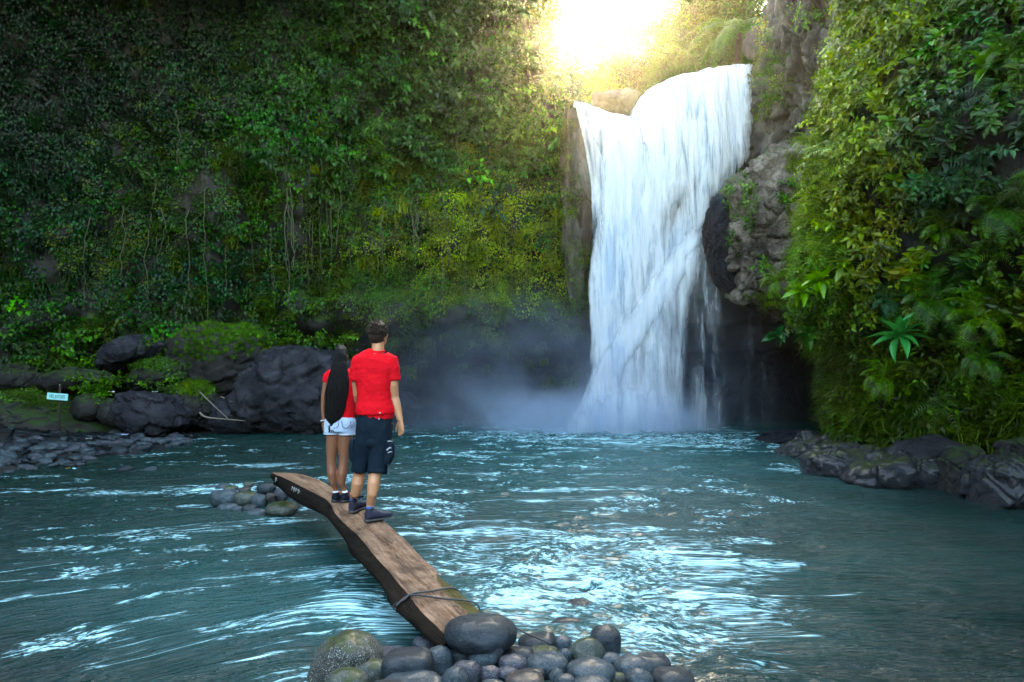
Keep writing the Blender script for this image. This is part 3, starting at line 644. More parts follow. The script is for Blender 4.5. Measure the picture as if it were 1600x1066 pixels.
blobs = [(470, 110, 110, 90, (.040, .12, .014), 1.0), (640, 130, 120, 90, (.020, .062, .022), .9), (760, 130, 90, 110, (.034, .058, .028), .9), (840, 210, 50, 50, (.07, .15, .03), .8), (840, 80, 60, 70, (.03, .045, .015), .9), (560, 300, 70, 50, MID, .7),
          (415, 320, 22, 30, (.07, .26, .02), 1.2), (290, 250, 40, 30, (.04, .16, .02), .7), (360, 190, 60, 25, (.05, .16, .02), .6), (60, 300, 140, 140, TEAL, .6), (100, 90, 300, 190, (.004, .013, .005), 1.2), (430, 210, 60, 30, (.03, .14, .03), .7), (250, 440, 120, 60, TEAL, .6), (400, 420, 60, 40, TEAL, .5)]  # big upper left blob puts shade into the leaf colour
a = (~is_m) & (r.uniform(-.2, 1, len(p)) < cover)
off = (.05 + .35 * np.clip(lump[a], 0, 1) * r.uniform(0, 1, a.sum()))[:, None]
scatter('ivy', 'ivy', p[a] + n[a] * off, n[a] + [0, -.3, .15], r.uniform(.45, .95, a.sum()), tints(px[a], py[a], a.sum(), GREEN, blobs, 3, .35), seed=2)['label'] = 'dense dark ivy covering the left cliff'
b = is_m & (r.uniform(0, 1, len(p)) < .62)
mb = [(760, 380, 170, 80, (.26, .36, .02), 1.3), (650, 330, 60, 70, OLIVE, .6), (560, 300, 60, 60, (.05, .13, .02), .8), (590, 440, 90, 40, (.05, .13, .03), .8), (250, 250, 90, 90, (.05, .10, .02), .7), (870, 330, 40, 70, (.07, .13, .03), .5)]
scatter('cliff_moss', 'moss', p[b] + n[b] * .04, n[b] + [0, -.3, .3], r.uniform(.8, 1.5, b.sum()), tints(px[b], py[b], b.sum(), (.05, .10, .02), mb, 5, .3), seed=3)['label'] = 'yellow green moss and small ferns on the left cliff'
# bushier plants standing off the upper wall
c_ = (r.uniform(0, 1, len(p)) < .16 * sm(380, 120, py) * sm(350, 650, px)) & (px < 880)
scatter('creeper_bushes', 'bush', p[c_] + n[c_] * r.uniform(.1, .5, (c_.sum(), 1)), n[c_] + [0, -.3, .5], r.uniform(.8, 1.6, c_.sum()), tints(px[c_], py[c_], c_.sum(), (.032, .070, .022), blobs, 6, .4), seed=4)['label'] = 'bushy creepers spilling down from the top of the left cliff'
hg = (r.uniform(0, 1, len(p)) < .035 * (.4 + sm(180, 300, py))) & (n[:, 1] < 0)
scatter('hanging_grass', 'grass', p[hg] + n[hg] * .08, n[hg] + [0, -.3, -.1], r.uniform(.8, 2.0, hg.sum()), tints(px[hg], py[hg], hg.sum(), (.045, .075, .015), [(760, 370, 170, 90, (.14, .19, .02), 1), (90, 250, 200, 250, SHADE_TINT, .8)], 61, .45), seed=61)['label'] = 'long grass and root fibres hanging from ledges of the left cliff'  # tufts at the left darkened in colour for shade
# bank behind the boulders
V3 = []
gx = np.linspace(-19, -6.5, 90); gz = np.linspace(0, 1, 40)
p, n = sample_grid(G1, 26000, 21); px, py = PR(p); k = cull(p, n) & (py > 470) & (py < 610) & (px < 560)
p = p[k]; n = n[k]; px = px[k]; py = py[k]
p = p + n * r.uniform(.1, 1.3, (len(p), 1)); kk = r.uniform(-.3, 1, len(p)) < (.3 + fbm(p * 1.2, 3)) ; p = p[kk]; n = n[kk]; px = px[kk]; py = py[kk]
scatter('undergrowth', 'ivy', p, n + [0, -.2, .7], r.uniform(.7, 1.3, len(p)), tints(px, py, len(p), (.025, .06, .015), [(160, 560, 80, 25, (.06, .13, .02), 1), (265, 520, 25, 12, (.03, .22, .03), 1)], 8, .35), seed=7)['label'] = 'low leafy undergrowth along the foot of the left cliff'

# right wall
Gr = G2
p, n = sample_grid(Gr, 85000, 31); px, py = PR(p); k = cull(p, n) & (p[:, 2] > .55) & (p[:, 1] < 17.8) & (p[:, 1] > 5)
p, n, px, py = p[k], n[k], px[k], py[k]; lump = fbm(p * 1.1 + 3, 3) + .5 * fbm(p * 2.8, 2)
RB = [(1330, 230, 80, 150, (.26, .38, .015), 1.2), (1270, 330, 50, 90, (.26, .42, .015), 1.2), (1400, 370, 90, 70, (.22, .22, .02), .8), (1290, 430, 60, 60, (.13, .34, .02), 1.0), (1400, 200, 60, 50, (.15, .25, .03), .6), (1400, 80, 80, 60, (.2, .32, .02), 1.0), (1320, 600, 60, 70, OLIVE, 1.1), (1340, 680, 120, 40, (.09, .16, .02), .9),  # yellow patches along the left edge carry sunlight in the leaf colour
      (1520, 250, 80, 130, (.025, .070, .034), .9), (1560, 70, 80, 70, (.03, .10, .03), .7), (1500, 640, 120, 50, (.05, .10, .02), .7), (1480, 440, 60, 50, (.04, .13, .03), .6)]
rr = r.uniform(0, 1, len(p))
grassy = gauss(px, py, 1275, 340, 45, 80) * 1.0 + sm(560, 640, py) * .85 + gauss(px, py, 1310, 570, 50, 60) * .9
g_ = rr < np.clip(grassy, 0, .92) * .8
rest = ~g_ & (r.uniform(-.35, 1, len(p)) < .25 + .9 * lump + .2 * sm(1500, 1300, px)); rr2 = r.uniform(0, 1, len(p))
near_b = sm(1330, 1430, px) * sm(560, 480, py)
b1 = rest & (rr2 < .22 + .30 * near_b); b2 = rest & ~b1 & (rr2 < .80); b3 = rest & ~b1 & ~b2
def offs(m, lo, hi): return n[m] * (lo + (hi - lo) * np.clip(lump[m] + .3, 0, 1) * r.uniform(0, 1, m.sum()))[:, None]
upn = np.array([-.15, -.35, .35])
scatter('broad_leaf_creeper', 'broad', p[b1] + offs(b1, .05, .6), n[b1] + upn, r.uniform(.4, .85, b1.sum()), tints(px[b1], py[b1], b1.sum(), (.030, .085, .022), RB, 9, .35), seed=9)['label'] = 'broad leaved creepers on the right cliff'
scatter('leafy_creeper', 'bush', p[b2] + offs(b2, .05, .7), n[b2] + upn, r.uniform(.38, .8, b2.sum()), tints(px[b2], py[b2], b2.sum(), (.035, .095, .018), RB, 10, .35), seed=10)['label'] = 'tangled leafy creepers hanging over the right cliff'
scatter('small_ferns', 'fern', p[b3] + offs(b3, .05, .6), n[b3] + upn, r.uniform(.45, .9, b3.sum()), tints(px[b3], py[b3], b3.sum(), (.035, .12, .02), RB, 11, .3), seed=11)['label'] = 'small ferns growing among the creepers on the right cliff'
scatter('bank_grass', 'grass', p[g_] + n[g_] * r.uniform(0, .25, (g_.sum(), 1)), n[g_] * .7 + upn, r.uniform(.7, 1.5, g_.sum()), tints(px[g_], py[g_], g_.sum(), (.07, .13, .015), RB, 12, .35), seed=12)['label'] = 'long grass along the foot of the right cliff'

# plants on the bare rocks beside the falls
def on_rock(name, kind, V, Fc, n_, regions, col, sc, seed, label, lift=.05, blobs=()):
    p, nn = sample_tri(V, Fc, n_ * 14, seed); px, py = PR(p); w = 0
    for cx, cy_, rx, ry in regions: w = np.maximum(w, np.exp(-(((px - cx) / rx) ** 2 + ((py - cy_) / ry) ** 2) ** 1.5))
    rr = np.random.default_rng(seed + 1); m = (nn[:, 1] < .35) & (rr.uniform(0, 1, len(p)) < w); idx = np.flatnonzero(m)[:n_]
    o = scatter(name, kind, p[idx] + nn[idx] * lift, nn[idx] + [0, -.3, .35], rr.uniform(sc[0], sc[1], len(idx)), tints(px[idx], py[idx], len(idx), col, list(blobs), seed, .3), seed=seed); o['label'] = label; return o
on_rock('outcrop_plants', 'bush', V_out, F_out, 130, [(1162, 310, 22, 26), (1152, 350, 14, 22), (1196, 395, 8, 18), (1226, 300, 14, 20)], (.06, .15, .02), (.4, .8), 41, 'small green plants on the brown outcrop')
on_rock('outcrop_grass', 'grass', V_out, F_out, 160, [(1262, 300, 30, 60), (1265, 390, 26, 70), (1240, 250, 30, 10), (1230, 470, 40, 20)], (.12, .22, .02), (.5, 1.1), 43, 'bright grass on the right side of the brown outcrop')
on_rock('face_creeper', 'moss', V_face, F_face, 520, [(1195, 90, 13, 45), (1215, 130, 16, 50), (1262, 25, 30, 10), (1350, 40, 18, 60), (1205, 170, 12, 26), (1345, 100, 14, 60), (1290, 90, 14, 12)], (.09, .17, .02), (.8, 1.6), 45, 'green creepers trailing down the grey rock face', blobs=[(1190, 70, 14, 40, YEL, .9)])
on_rock('face_bushes', 'bush', V_face, F_face, 300, [(1262, 28, 26, 10), (1350, 30, 18, 60), (1200, 80, 10, 30), (1350, 110, 30, 50), (1420, 60, 50, 80)], (.07, .16, .02), (.5, 1.0), 47, 'leafy tufts growing on the grey rock face', lift=.15)
on_rock('corner_creeper', 'moss', V_cr, F_cr, 160, [(888, 200, 10, 60), (890, 330, 12, 90), (905, 430, 10, 60)], (.07, .12, .02), (.6, 1.2), 49, 'moss trailing beside the thin left stream')

# ------------------------------------------------------------------ hanging vines on the left wall
def wall_y(x, z):
    i = np.argmin((G1[:, :150, 0] - x) ** 2 * 1.0 + (G1[:, :150, 2] - z) ** 2 + 40 * (G1[:, :150, 1] < 15)); return G1[:, :150].reshape(-1, 3)[i]
M_VINE = plain('vine_stem', (.060, .065, .026), .8)
vr = np.random.default_rng(5)
vines = [(497, 215, 395), (503, 240, 400), (510, 220, 380), (486, 250, 350), (520, 250, 350), (532, 265, 360), (446, 300, 470), (448, 210, 300), (244, 290, 440), (250, 330, 395), (300, 330, 470), (320, 300, 500), (352, 290, 430), (575, 250, 330), (625, 230, 380), (640, 270, 350), (655, 330, 370), (693, 290, 340), (822, 400, 455), (785, 320, 370),
         (190, 330, 420), (140, 350, 470), (420, 350, 460), (480, 330, 430), (560, 340, 400), (380, 300, 400), (700, 380, 430), (742, 300, 350), (600, 300, 380), (278, 180, 240)] + [(float(a), float(b), float(b + d)) for a, b, d in zip(vr.uniform(430, 760, 26), vr.uniform(200, 330, 26), vr.uniform(50, 150, 26))]
for k, (vx, y0, y1) in enumerate(vines):
    z0 = H - (y0 - HZ) / F * 22.6; z1 = H - (y1 + 25 - HZ) / F * 22.6; a = wall_y((vx - 800) / F * 22.6, z0); n_ = 14
    ypos = a[1] - .25; pts = np.stack([(vx - 800) / F * ypos + .05 * np.cumsum(vr.normal(0, .8, n_)), ypos + .03 * np.cumsum(vr.normal(0, .4, n_)), np.linspace(z0, z1, n_)], 1)
    V, Fc = tube(pts, np.linspace(.016, .008, n_) * vr.uniform(.7, 1.4), 5); c = pts[0]
    o = obj('hanging_vine', mesh('hanging_vine', V - c, Fc, M_VINE), None, tuple(c)); tag(o, 'thin bare vine hanging straight down the shaded ivy cliff', 'vine', 'vines hanging down the left cliff')

# ------------------------------------------------------------------ trees above the falls
def tree(px, py_base, depth, h, cr, col, label, kind='needle', trunk_r=.16, lean=0.0, seed=0, nblob=9, npts=420, zshape=.45, cat='tree', low=.35, name='jungle_tree', hollow=None):
    r = np.random.default_rng(seed); b = P(px, py_base, depth); root = empty(name, tuple(b)); tag(root, label, cat)
    top = np.array([lean, r.normal(0, .2), h]); n_ = 9; s = np.linspace(0, 1, n_)
    pts = np.outer(s, top) + np.stack([.25 * np.sin(s * 3 + seed) * s, .1 * s, 0 * s], 1); V, Fc = tube(pts, trunk_r * (1 - .8 * s) + .01, 8); parts = [(V, Fc)]
    cents = []
    for k in range(nblob):
        a = r.uniform(0, 2 * math.pi); q = r.uniform(.3, 1) * cr; zz = h * r.uniform(low, 1.05); c = np.array([math.cos(a) * q + lean * zz / h, math.sin(a) * q, zz]); cents.append((c, cr * r.uniform(.28, .5)))
        base = pts[min(n_ - 1, int(max(0, zz / h - .2) * (n_ - 1)))]; m = (base + c) / 2 + [0, 0, .15]
        parts.append(tube(smooth_poly([base, m, c], 6), np.linspace(trunk_r * .35, .015, 6), 5))
    V, Fc = compose(parts); obj('trunk', mesh('trunk', V, Fc, M_BARK), root)
    pp = []; nn = []
    for c, rad in cents:
        m = int(npts / nblob); d = r.normal(size=(m, 3)); d /= np.linalg.norm(d, axis=1, keepdims=True); q = rad * r.uniform(.35, 1.1, (m, 1)) ** .6
        pp.append(c + d * q * [1, 1, .75]); nn.append(d + [0, 0, .4])
    pp = np.concatenate(pp); nn = np.concatenate(nn)
    if hollow is not None:
        qx, qy = PR(pp + b); kk = np.ones(len(pp), bool)
        for hx, hy, rx, ry in hollow: kk &= ((qx - hx) / rx) ** 2 + ((qy - hy) / ry) ** 2 > 1
        pp, nn = pp[kk], nn[kk]
    tn = np.array(col) * np.exp(r.normal(0, .3, (len(pp), 1))) * np.exp(r.normal(0, .12, (len(pp), 3)))
    scatter('crown', kind, pp, nn, r.uniform(.7, 1.35, len(pp)), tn, M_LEAF, parent=root, jitter=.8, seed=seed)
    return root
GAP = [(962, 36, 30, 28), (912, 52, 46, 74), (985, 8, 60, 34), (1020, 60, 12, 9), (1062, 62, 14, 8), (1125, 86, 8, 12)]
# trees rooted along the edge of the left cliff (their crowns fill the top of the picture left of the gap)
for a in ((700, 60, 25.5, 6, 1.9, (.035, .08, .03), 'bushy dark grey green tree, farthest left of the trees on the cliff top', 2), (756, 70, 25.4, 5.6, 1.6, (.06, .10, .045), 'tree with pale dull green leaves on the cliff top, second from left', 3),
          (812, 95, 25.3, 5.2, 1.35, (.08, .12, .03), 'small tree with leaves tinted yellowish for sunlight on the cliff top left of the bright gap', 4), (850, 130, 25.6, 4.0, 1.0, (.10, .14, .02), 'small yellow green tree leaning beside the left edge of the bright gap', 6)):
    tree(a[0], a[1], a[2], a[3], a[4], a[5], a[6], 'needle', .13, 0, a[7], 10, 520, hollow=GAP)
# low growth right behind the lip, sunlight put into its yellow leaf colour
tree(905, 175, 27.0, 1.5, 1.0, (.20, .24, .02), 'low bush coloured bright yellow green for sunlight right under the sun gap', 'needle', .05, 0, 8, 6, 170, cat='bush', name='bush', low=.3)
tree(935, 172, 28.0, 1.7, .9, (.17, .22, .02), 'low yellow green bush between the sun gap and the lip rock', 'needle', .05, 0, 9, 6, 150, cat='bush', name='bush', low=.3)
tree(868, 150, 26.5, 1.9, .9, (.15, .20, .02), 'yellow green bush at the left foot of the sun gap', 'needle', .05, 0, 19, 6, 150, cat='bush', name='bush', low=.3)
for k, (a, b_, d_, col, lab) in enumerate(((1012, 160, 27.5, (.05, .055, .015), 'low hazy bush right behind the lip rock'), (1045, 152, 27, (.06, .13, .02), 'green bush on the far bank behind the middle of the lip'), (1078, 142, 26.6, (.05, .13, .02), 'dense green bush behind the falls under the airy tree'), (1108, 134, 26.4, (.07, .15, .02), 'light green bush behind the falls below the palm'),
        (1138, 126, 26.2, (.04, .10, .02), 'dark green bush at the water just below the palm fronds'), (1168, 122, 26.0, (.05, .12, .02), 'bush wedged between the falls and the grey bluff'), (958, 166, 28.5, (.16, .18, .03), 'bush coloured golden for sunlight close left of the lip rock'))):
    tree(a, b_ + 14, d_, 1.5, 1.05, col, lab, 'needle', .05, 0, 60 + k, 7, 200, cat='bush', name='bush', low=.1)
# far bank behind the river lip
for a in ((985, 200, 33, 6.75, 2.1849999999999996, (.035, .035, .016), 'hazy brownish tree directly behind the lip rock', 10), (1035, 190, 31, 5.670000000000001, 1.9549999999999998, (.035, .055, .014), 'tree behind the middle of the falls with open twiggy crown', 11), (1075, 180, 29, 5.4, 1.7249999999999999, (.07, .15, .025), 'fresh green bushy tree behind the falls left of the palm', 12),
          (1120, 170, 29, 4.86, 1.7249999999999999, (.035, .10, .02), 'dark green bushy tree under the palm fronds', 13), (1165, 150, 28, 5.0, 1.3, (.05, .11, .03), 'tree squeezed between palm and grey rock face', 15)):
    tree(a[0], a[1], a[2], a[3], a[4], a[5], a[6], 'needle', .10, .1, a[7], 14, 620, hollow=GAP)
tree(1085, 190, 34, 7.5, 2.4, (.07, .10, .03), 'tall airy tree with sky showing through its crown', 'needle', .13, -.3, 16, 15, 520, hollow=GAP, low=.35)
tree(1130, 190, 36, 8, 2.4, (.05, .10, .03), 'tall tree rising behind the palm', 'needle', .15, .3, 17, 14, 560, hollow=GAP, low=.35)
tree(1000, 195, 38, 5.6, 2.6, (.035, .035, .018), 'broad hazy tree farthest back below the bright sky', 'needle', .15, .3, 18, 11, 420, hollow=GAP, low=.3)

# unseen trees added above the frame to shade left wall, bank and right edge
for k, (x, y, z, cr, lab) in enumerate(((-19, 13, 13.5, 4.2, 'unseen big tree added to shade the left bank'), (-17, 5, 12.5, 4.5, 'unseen big tree added to shade the water at the left'), (-12.5, 17.5, 15.2, 3.6, 'unseen leafy tree added to shade the ivy wall'),
        (-6.5, 19.0, 15.6, 2.6, 'smaller unseen tree added to shade the ivy wall nearer the falls'), (11.5, 5.5, 11.0, 3.6, 'unseen big tree added to shade the right edge'), (10.5, 10.0, 11.6, 2.8, 'unseen tree added to shade the far part of the right bank'), (12, -2, 10.5, 4.0, 'unseen tree added to shade the right side beside the viewer'))):
    r = np.random.default_rng(200 + k); root = empty('jungle_tree', (x * 1.12, y, z - 1)); tag(root, lab, 'tree'); b = np.array(root.location); cen = np.array([x, y, z + .8]); pp = []; parts = [tube(smooth_poly([(0, 0, 0), (cen - b) * .5 + [0, 0, .8], cen - b], 10), np.linspace(.28, .08, 10), 8)]
    for q in range(16):
        d = r.normal(size=3) * [cr * .5, cr * .5, .55]; c = cen - b + d; m = r.normal(size=(60, 3)); m *= (cr * .30 * r.uniform(.4, 1, (60, 1)) / np.linalg.norm(m, axis=1, keepdims=True)) * [1, 1, .6]; pp.append(c + m); parts.append(tube(smooth_poly([(cen - b) * .6 + [0, 0, .6], (c + cen - b) / 2 + [0, 0, .3], c], 6), np.linspace(.08, .015, 6), 5))
    pp = np.concatenate(pp); qx, qy = PR(pp + b); pp = pp[(qy < -25) | (qx < -60) | (qx > 1660) | ((pp + b)[:, 1] < .5)]; V, Fc = compose(parts); obj('trunk', mesh('trunk', V, Fc, M_BARK), root)
    scatter('crown', 'bush', pp, r.normal(size=pp.shape) + [0, 0, .5], r.uniform(1.4, 2.3, len(pp)), np.array([(.035, .09, .02)]) * np.exp(r.normal(0, .3, (len(pp), 1))), M_LEAF, parent=root, jitter=.8, seed=k)

# ------------------------------------------------------------------ palm, ferns and the big leaved plants
M_FROND = leaf_mat('frond_leaf', .4, .4, 'GEOMETRY')
def frond_mesh(name, L, droop, width, col, pinnae=26, seed=0, rise=.5):
    r = np.random.default_rng(seed); s = np.linspace(0, 1, 14); pts = np.stack([0 * s, s * L * (1 - .25 * s), L * (rise * s - droop * s ** 2.2)], 1)
    parts = [tube(pts, np.linspace(.012, .003, 14) * max(1, L), 4)]
    for k in range(pinnae):
        q = (k + 1.5) / (pinnae + 2); c = resample(pts, [q])[0]; t = resample(pts, [min(1, q + .03)])[0] - c; t /= np.linalg.norm(t)
        pl = width * math.sin(math.pi * min(1, q * .82 + .14)) ** .8 * r.uniform(.85, 1.1)
        for sg in (-1, 1):
            d = np.array([sg, 0, 0]) + t * .55 + np.array([0, 0, -.28]) ; d /= np.linalg.norm(d); w = t * L * .0065 * (26 / pinnae); mid = c + d * pl * .5 + np.array([0, 0, .01]); tip = c + d * pl + np.array([0, 0, -.18 * pl])
            parts.append((np.array([c - w, c + w, mid + w * 1.1, mid - w * 1.1, tip]), np.array([(0, 1, 2), (0, 2, 3), (3, 2, 4)])))
    V, Fc = compose(parts); return mesh(name, V, Fc, M_FROND, smooth=False, attrs={'tint': np.tile(col, (len(V), 1))})
def aim(o, d, roll=0.0, up=Vector((0, 0, 1))):
    """turn local +Y along d, local +Z as upright as it can be"""
    d = Vector(d).normalized(); x = d.cross(up).normalized(); z = x.cross(d); o.rotation_mode = 'QUATERNION'; o.rotation_quaternion = Matrix((x, d, z)).transposed().to_quaternion() @ Matrix.Rotation(roll, 4, 'Y').to_quaternion()
palm = empty('palm_tree', tuple(P(1148, 178, 24.9))); tag(palm, 'palm with long drooping feather fronds above the right end of the falls', 'palm tree')
V, Fc = tube(smooth_poly([(0, 0, 0), (.05, 0, 1.6), (.2, 0, 2.95)], 8), np.linspace(.14, .10, 8), 8); obj('trunk', mesh('trunk', V, Fc, M_BARK), palm)
fm = [frond_mesh('frond', 2.7, .95, .62, (.05, .16, .04), 24, 1, .5), frond_mesh('frond', 2.4, 1.05, .55, (.07, .21, .04), 22, 2, .45)]
for k, (dx, dy, dz) in enumerate(((-1, -.3, .1), (-1, .3, -.2), (-.8, -.8, -.3), (-.5, -.9, .1), (.2, -1, -.1), (.9, -.6, 0), (1, .2, .1), (-.9, -.1, .5), (.3, .9, .2), (-1, -.5, -.3))):
    o = obj('frond', fm[k % 2], palm, (.2, 0, 2.9)); aim(o, (dx, dy, dz), vr.normal(0, .2))
fern_m = {}
def fern(px, py, depth, L, col, label, n_=7, out=(-.6, -.6, .3), seed=0, droop=.75):
    key = (round(L, 2), col)
    if key not in fern_m: fern_m[key] = frond_mesh('frond', L, droop, L * .24, col, 20, len(fern_m), .45)
    root = empty('fern', tuple(P(px, py, depth))); tag(root, label, 'fern'); r = np.random.default_rng(seed); out = np.array(out)
    for k in range(n_):
        a = 2 * math.pi * k / n_ + r.uniform(-.3, .3); d = out * .75 + np.array([math.cos(a) * .75, math.sin(a) * .3, math.sin(a) * .75]); o = obj('frond', fern_m[key], root); aim(o, d, r.normal(0, .25)); o.scale = [r.uniform(.8, 1.1)] * 3
    return root
FD = (.035, .12, .018); FL = (.08, .20, .02); FT = (.02, .09, .045)
fern(1456, 470, 10.3, .85, FD, 'large dark fern with fronds fanned wide, right of the pale big leaved plant', 8, seed=1)
fern(1388, 470, 11.2, .55, FT, 'bluish green fern just above the pale big leaved plant', 7, seed=2)
fern(1525, 500, 9.6, .75, FL, 'fern with one long light frond, far right at mid height', 6, seed=3)
fern(1380, 590, 11.0, .62, FL, 'bright drooping fern directly below the pale big leaved plant', 7, seed=4)
fern(1560, 330, 9.3, .85, FD, 'broad fern at the right edge of the picture, above mid height', 8, seed=5)
fern(1478, 360, 10.2, .6, (.06, .15, .02), 'medium fern among dark leaves, above the large dark fern', 7, seed=6)
fern(1300, 235, 13.1, .6, (.12, .26, .02), 'yellow green fern poking out left where cliff plants meet the grey rock', 7, (-.9, -.3, .3), 7)
fern(1262, 225, 13.6, .5, (.12, .26, .02), 'small light fern reaching out over the brown outcrop', 6, (-.9, -.3, .2), 8)
fern(1215, 440, 13.2, .55, (.10, .24, .02), 'light green fern hanging out farthest left over the cave', 7, (-.9, -.4, .1), 9)
fern(1575, 90, 9.4, .7, (.05, .14, .02), 'fern in the top right corner', 7, seed=10)
fern(1535, 560, 9.4, .6, FD, 'dark fern low at the right, above the bank grass', 6, seed=12)
M_BIG = leaf_mat('big_leaf', .3, .3, 'GEOMETRY')
def leafy_plant(px, py, depth, L, col, label, n_=11, out=(-.5, -.7, .3), seed=0, w=.17, droop=.35, name='broad_leaved_plant', cat='plant', stem=.2):
    root = empty(name, tuple(P(px, py, depth))); tag(root, label, cat); r = np.random.default_rng(seed); out = np.array(out, float); out /= np.linalg.norm(out)
    V, Fc = tube([(0, 0, 0), tuple(out * stem * .5 + [0, 0, -.02]), tuple(out * stem)], .012, 5); obj('stem', mesh('stem', V, Fc, M_VINE), root)
    v, f = leaf(L, w, droop, .12, 5); me = mesh('leaf', v, f, M_BIG, attrs={'tint': np.tile(col, (len(v), 1))})
    for k in range(n_):
        a = 2 * math.pi * k / n_ * 1.62 + r.uniform(-.2, .2); q = .45 + .6 * (k / n_); side = np.cross(out, [0, 0, 1]); side /= np.linalg.norm(side); up = np.cross(side, out)
        d = out * (1.1 - q) + (side * math.cos(a) + up * math.sin(a)) * q + [0, 0, .05]; o = obj('leaf', me, root, tuple(out * stem * (.6 + .4 * (1 - k / n_)))); aim(o, d, r.normal(0, .3)); o.scale = [r.uniform(.75, 1.1)] * 3
leafy_plant(1408, 532, 10.6, .42, (.07, .26, .11), 'pale shiny plant with long pointed leaves in the middle of the right cliff', 14, seed=1)
leafy_plant(1290, 440, 12.4, .36, (.10, .30, .03), 'bright green plant with long leaves hanging over the right rim of the cave', 12, (-.7, -.6, 0), 2, .2)
leafy_plant(1262, 455, 12.6, .34, (.10, .32, .03), 'bright leafy shoot just left of the bright green cave rim plant', 10, (-.8, -.5, -.1), 3, .2)
leafy_plant(1325, 420, 12.2, .34, (.12, .25, .02), 'yellow green leafy shoot right of the bright green cave rim plant', 10, (-.5, -.6, .2), 4, .2)
leafy_plant(1418, 75, 11.9, .40, (.12, .20, .03), 'plant with large oval yellow green leaves at the upper left of the right cliff', 9, (-.5, -.7, .3), 5, .3)
leafy_plant(1545, 200, 9.7, .32, (.05, .16, .04), 'mid green leafy plant on the right below the top corner fern', 11, seed=6)
leafy_plant(1540, 120, 9.6, .34, (.07, .20, .04), 'fresh green plant with long leaves close under the top right corner fern', 10, seed=7)
leafy_plant(1460, 375, 10.5, .22, (.08, .30, .03), 'small vivid green shoot in dark foliage left of the medium fern', 7, seed=8, w=.3)
leafy_plant(1440, 190, 11.0, .30, (.10, .17, .02), 'olive leafy plant below the large oval leaves', 11, seed=11, w=.24)
leafy_plant(1270, 518, 21.0 * 0 + 13.2, .3, (.03, .12, .03), 'dark leafy plant drooping at the cave edge, lowest of the cave rim plants', 12, (-.7, -.4, -.3), 12, .22)
leafy_plant(1225, 520, 13.6, .3, (.02, .10, .04), 'dark green plant hanging into the cave under the light green fern', 12, (-.7, -.4, -.3), 13, .22)
# ------------------------------------------------------------------ boulders on the left bank
BT = []
def boulder(poly, depth, thick, mat, label, **k):
    k.setdefault('disp', .07); k.setdefault('sub', 6); k.setdefault('crag', 1.05); k.setdefault('cf', 1.0)
    o, V, Fc = rock_obj('boulder', poly, depth, thick, mat, label, 'boulder', 'boulders along the left bank', **k); return V, Fc
B1 = boulder([(362, 660), (372, 618), (386, 590), (404, 566), (430, 550), (470, 545), (506, 548), (530, 560), (548, 590), (560, 640), (560, 680), (470, 684), (395, 680)], 21.2, 1.9, M_BOUL, 'huge smooth violet grey boulder standing in the water behind the couple', disp=.07, sub=6, seed=1, freq=1.3)
B2 = boulder([(190, 640), (196, 622), (228, 614), (262, 624), (286, 646), (288, 664), (268, 676), (215, 676), (194, 664)], 18.6, .9, M_BOUL, 'flat topped angular boulder at the back of the gravel bar', seed=2, flat=3.5, disp=.11)
B3 = boulder([(160, 560), (178, 540), (202, 527), (240, 528), (258, 540), (248, 556), (222, 568), (190, 582), (166, 580)], 21.5, 1.0, M_BOUL, 'bare violet slab highest on the left bank, under the ivy', seed=3, disp=.11)
B4 = boulder([(276, 565), (284, 530), (310, 516), (350, 512), (392, 514), (420, 530), (424, 560), (405, 600), (370, 625), (320, 618), (286, 596)], 22.2, 1.6, M_BOULM, 'large block topped with bright green grass, left of the huge boulder', seed=4, sub=6, flat=3)
B5 = boulder([(204, 600), (216, 576), (248, 566), (282, 572), (292, 592), (268, 606), (226, 614)], 20.6, .8, M_BOULM, 'dull greenish rock between the violet slab and the flat topped boulder', seed=5)
B6 = boulder([(270, 640), (285, 612), (312, 604), (338, 616), (348, 645), (330, 668), (290, 670)], 20.2, .9, M_BOULM, 'rounded dark rock right of the flat topped boulder', seed=6)
B7 = boulder([(318, 668), (330, 640), (356, 622), (384, 628), (396, 655), (392, 678), (350, 680)], 20.4, .8, M_BOUL, 'low rock with a stick on it, tucked against the huge boulder', seed=7)
B8 = boulder([(-60, 670), (-40, 622), (40, 612), (110, 640), (170, 655), (205, 676), (190, 700), (90, 704), (-40, 706)], 19.2, 1.6, M_BOULM, 'long low dark slab behind the signpost', seed=8, sub=6, disp=.05)
B9 = boulder([(118, 640), (126, 620), (146, 614), (166, 624), (170, 650), (150, 660), (126, 656)], 18.6, .6, M_BOULM, 'dark rounded boulder right of the signboard', seed=9)
B10 = boulder([(160, 650), (168, 628), (184, 620), (198, 634), (196, 664), (176, 668)], 18.4, .5, M_BOULM, 'narrow dark boulder wedged beside the flat topped one', seed=10)
B11 = boulder([(60, 602), (76, 584), (120, 574), (160, 582), (186, 594), (160, 612), (100, 616)], 20.4, .9, M_BOULM, 'dark ledge of rock above the signboard', seed=11)
B12 = boulder([(-40, 610), (-20, 580), (30, 570), (66, 584), (70, 606), (20, 618)], 20.6, 1.0, M_BOULM, 'mossy rock at the left edge of the picture', seed=12)
B13 = boulder([(262, 612), (268, 596), (300, 592), (318, 604), (300, 622), (276, 624)], 20.8, .6, M_BOULM, 'small mossy rock under the grass topped block', seed=13)
B14 = boulder([(392, 600), (400, 566), (424, 552), (446, 552), (430, 580), (410, 606)], 21.9, .6, M_BOULM, 'mossy wedge of rock on the left shoulder of the huge boulder', seed=14)
B15 = boulder([(548, 690), (560, 640), (590, 610), (640, 616), (660, 640), (640, 676), (600, 690)], 23.2, .8, M_CAVE, 'dim rock half lost in the mist behind the man', seed=15)
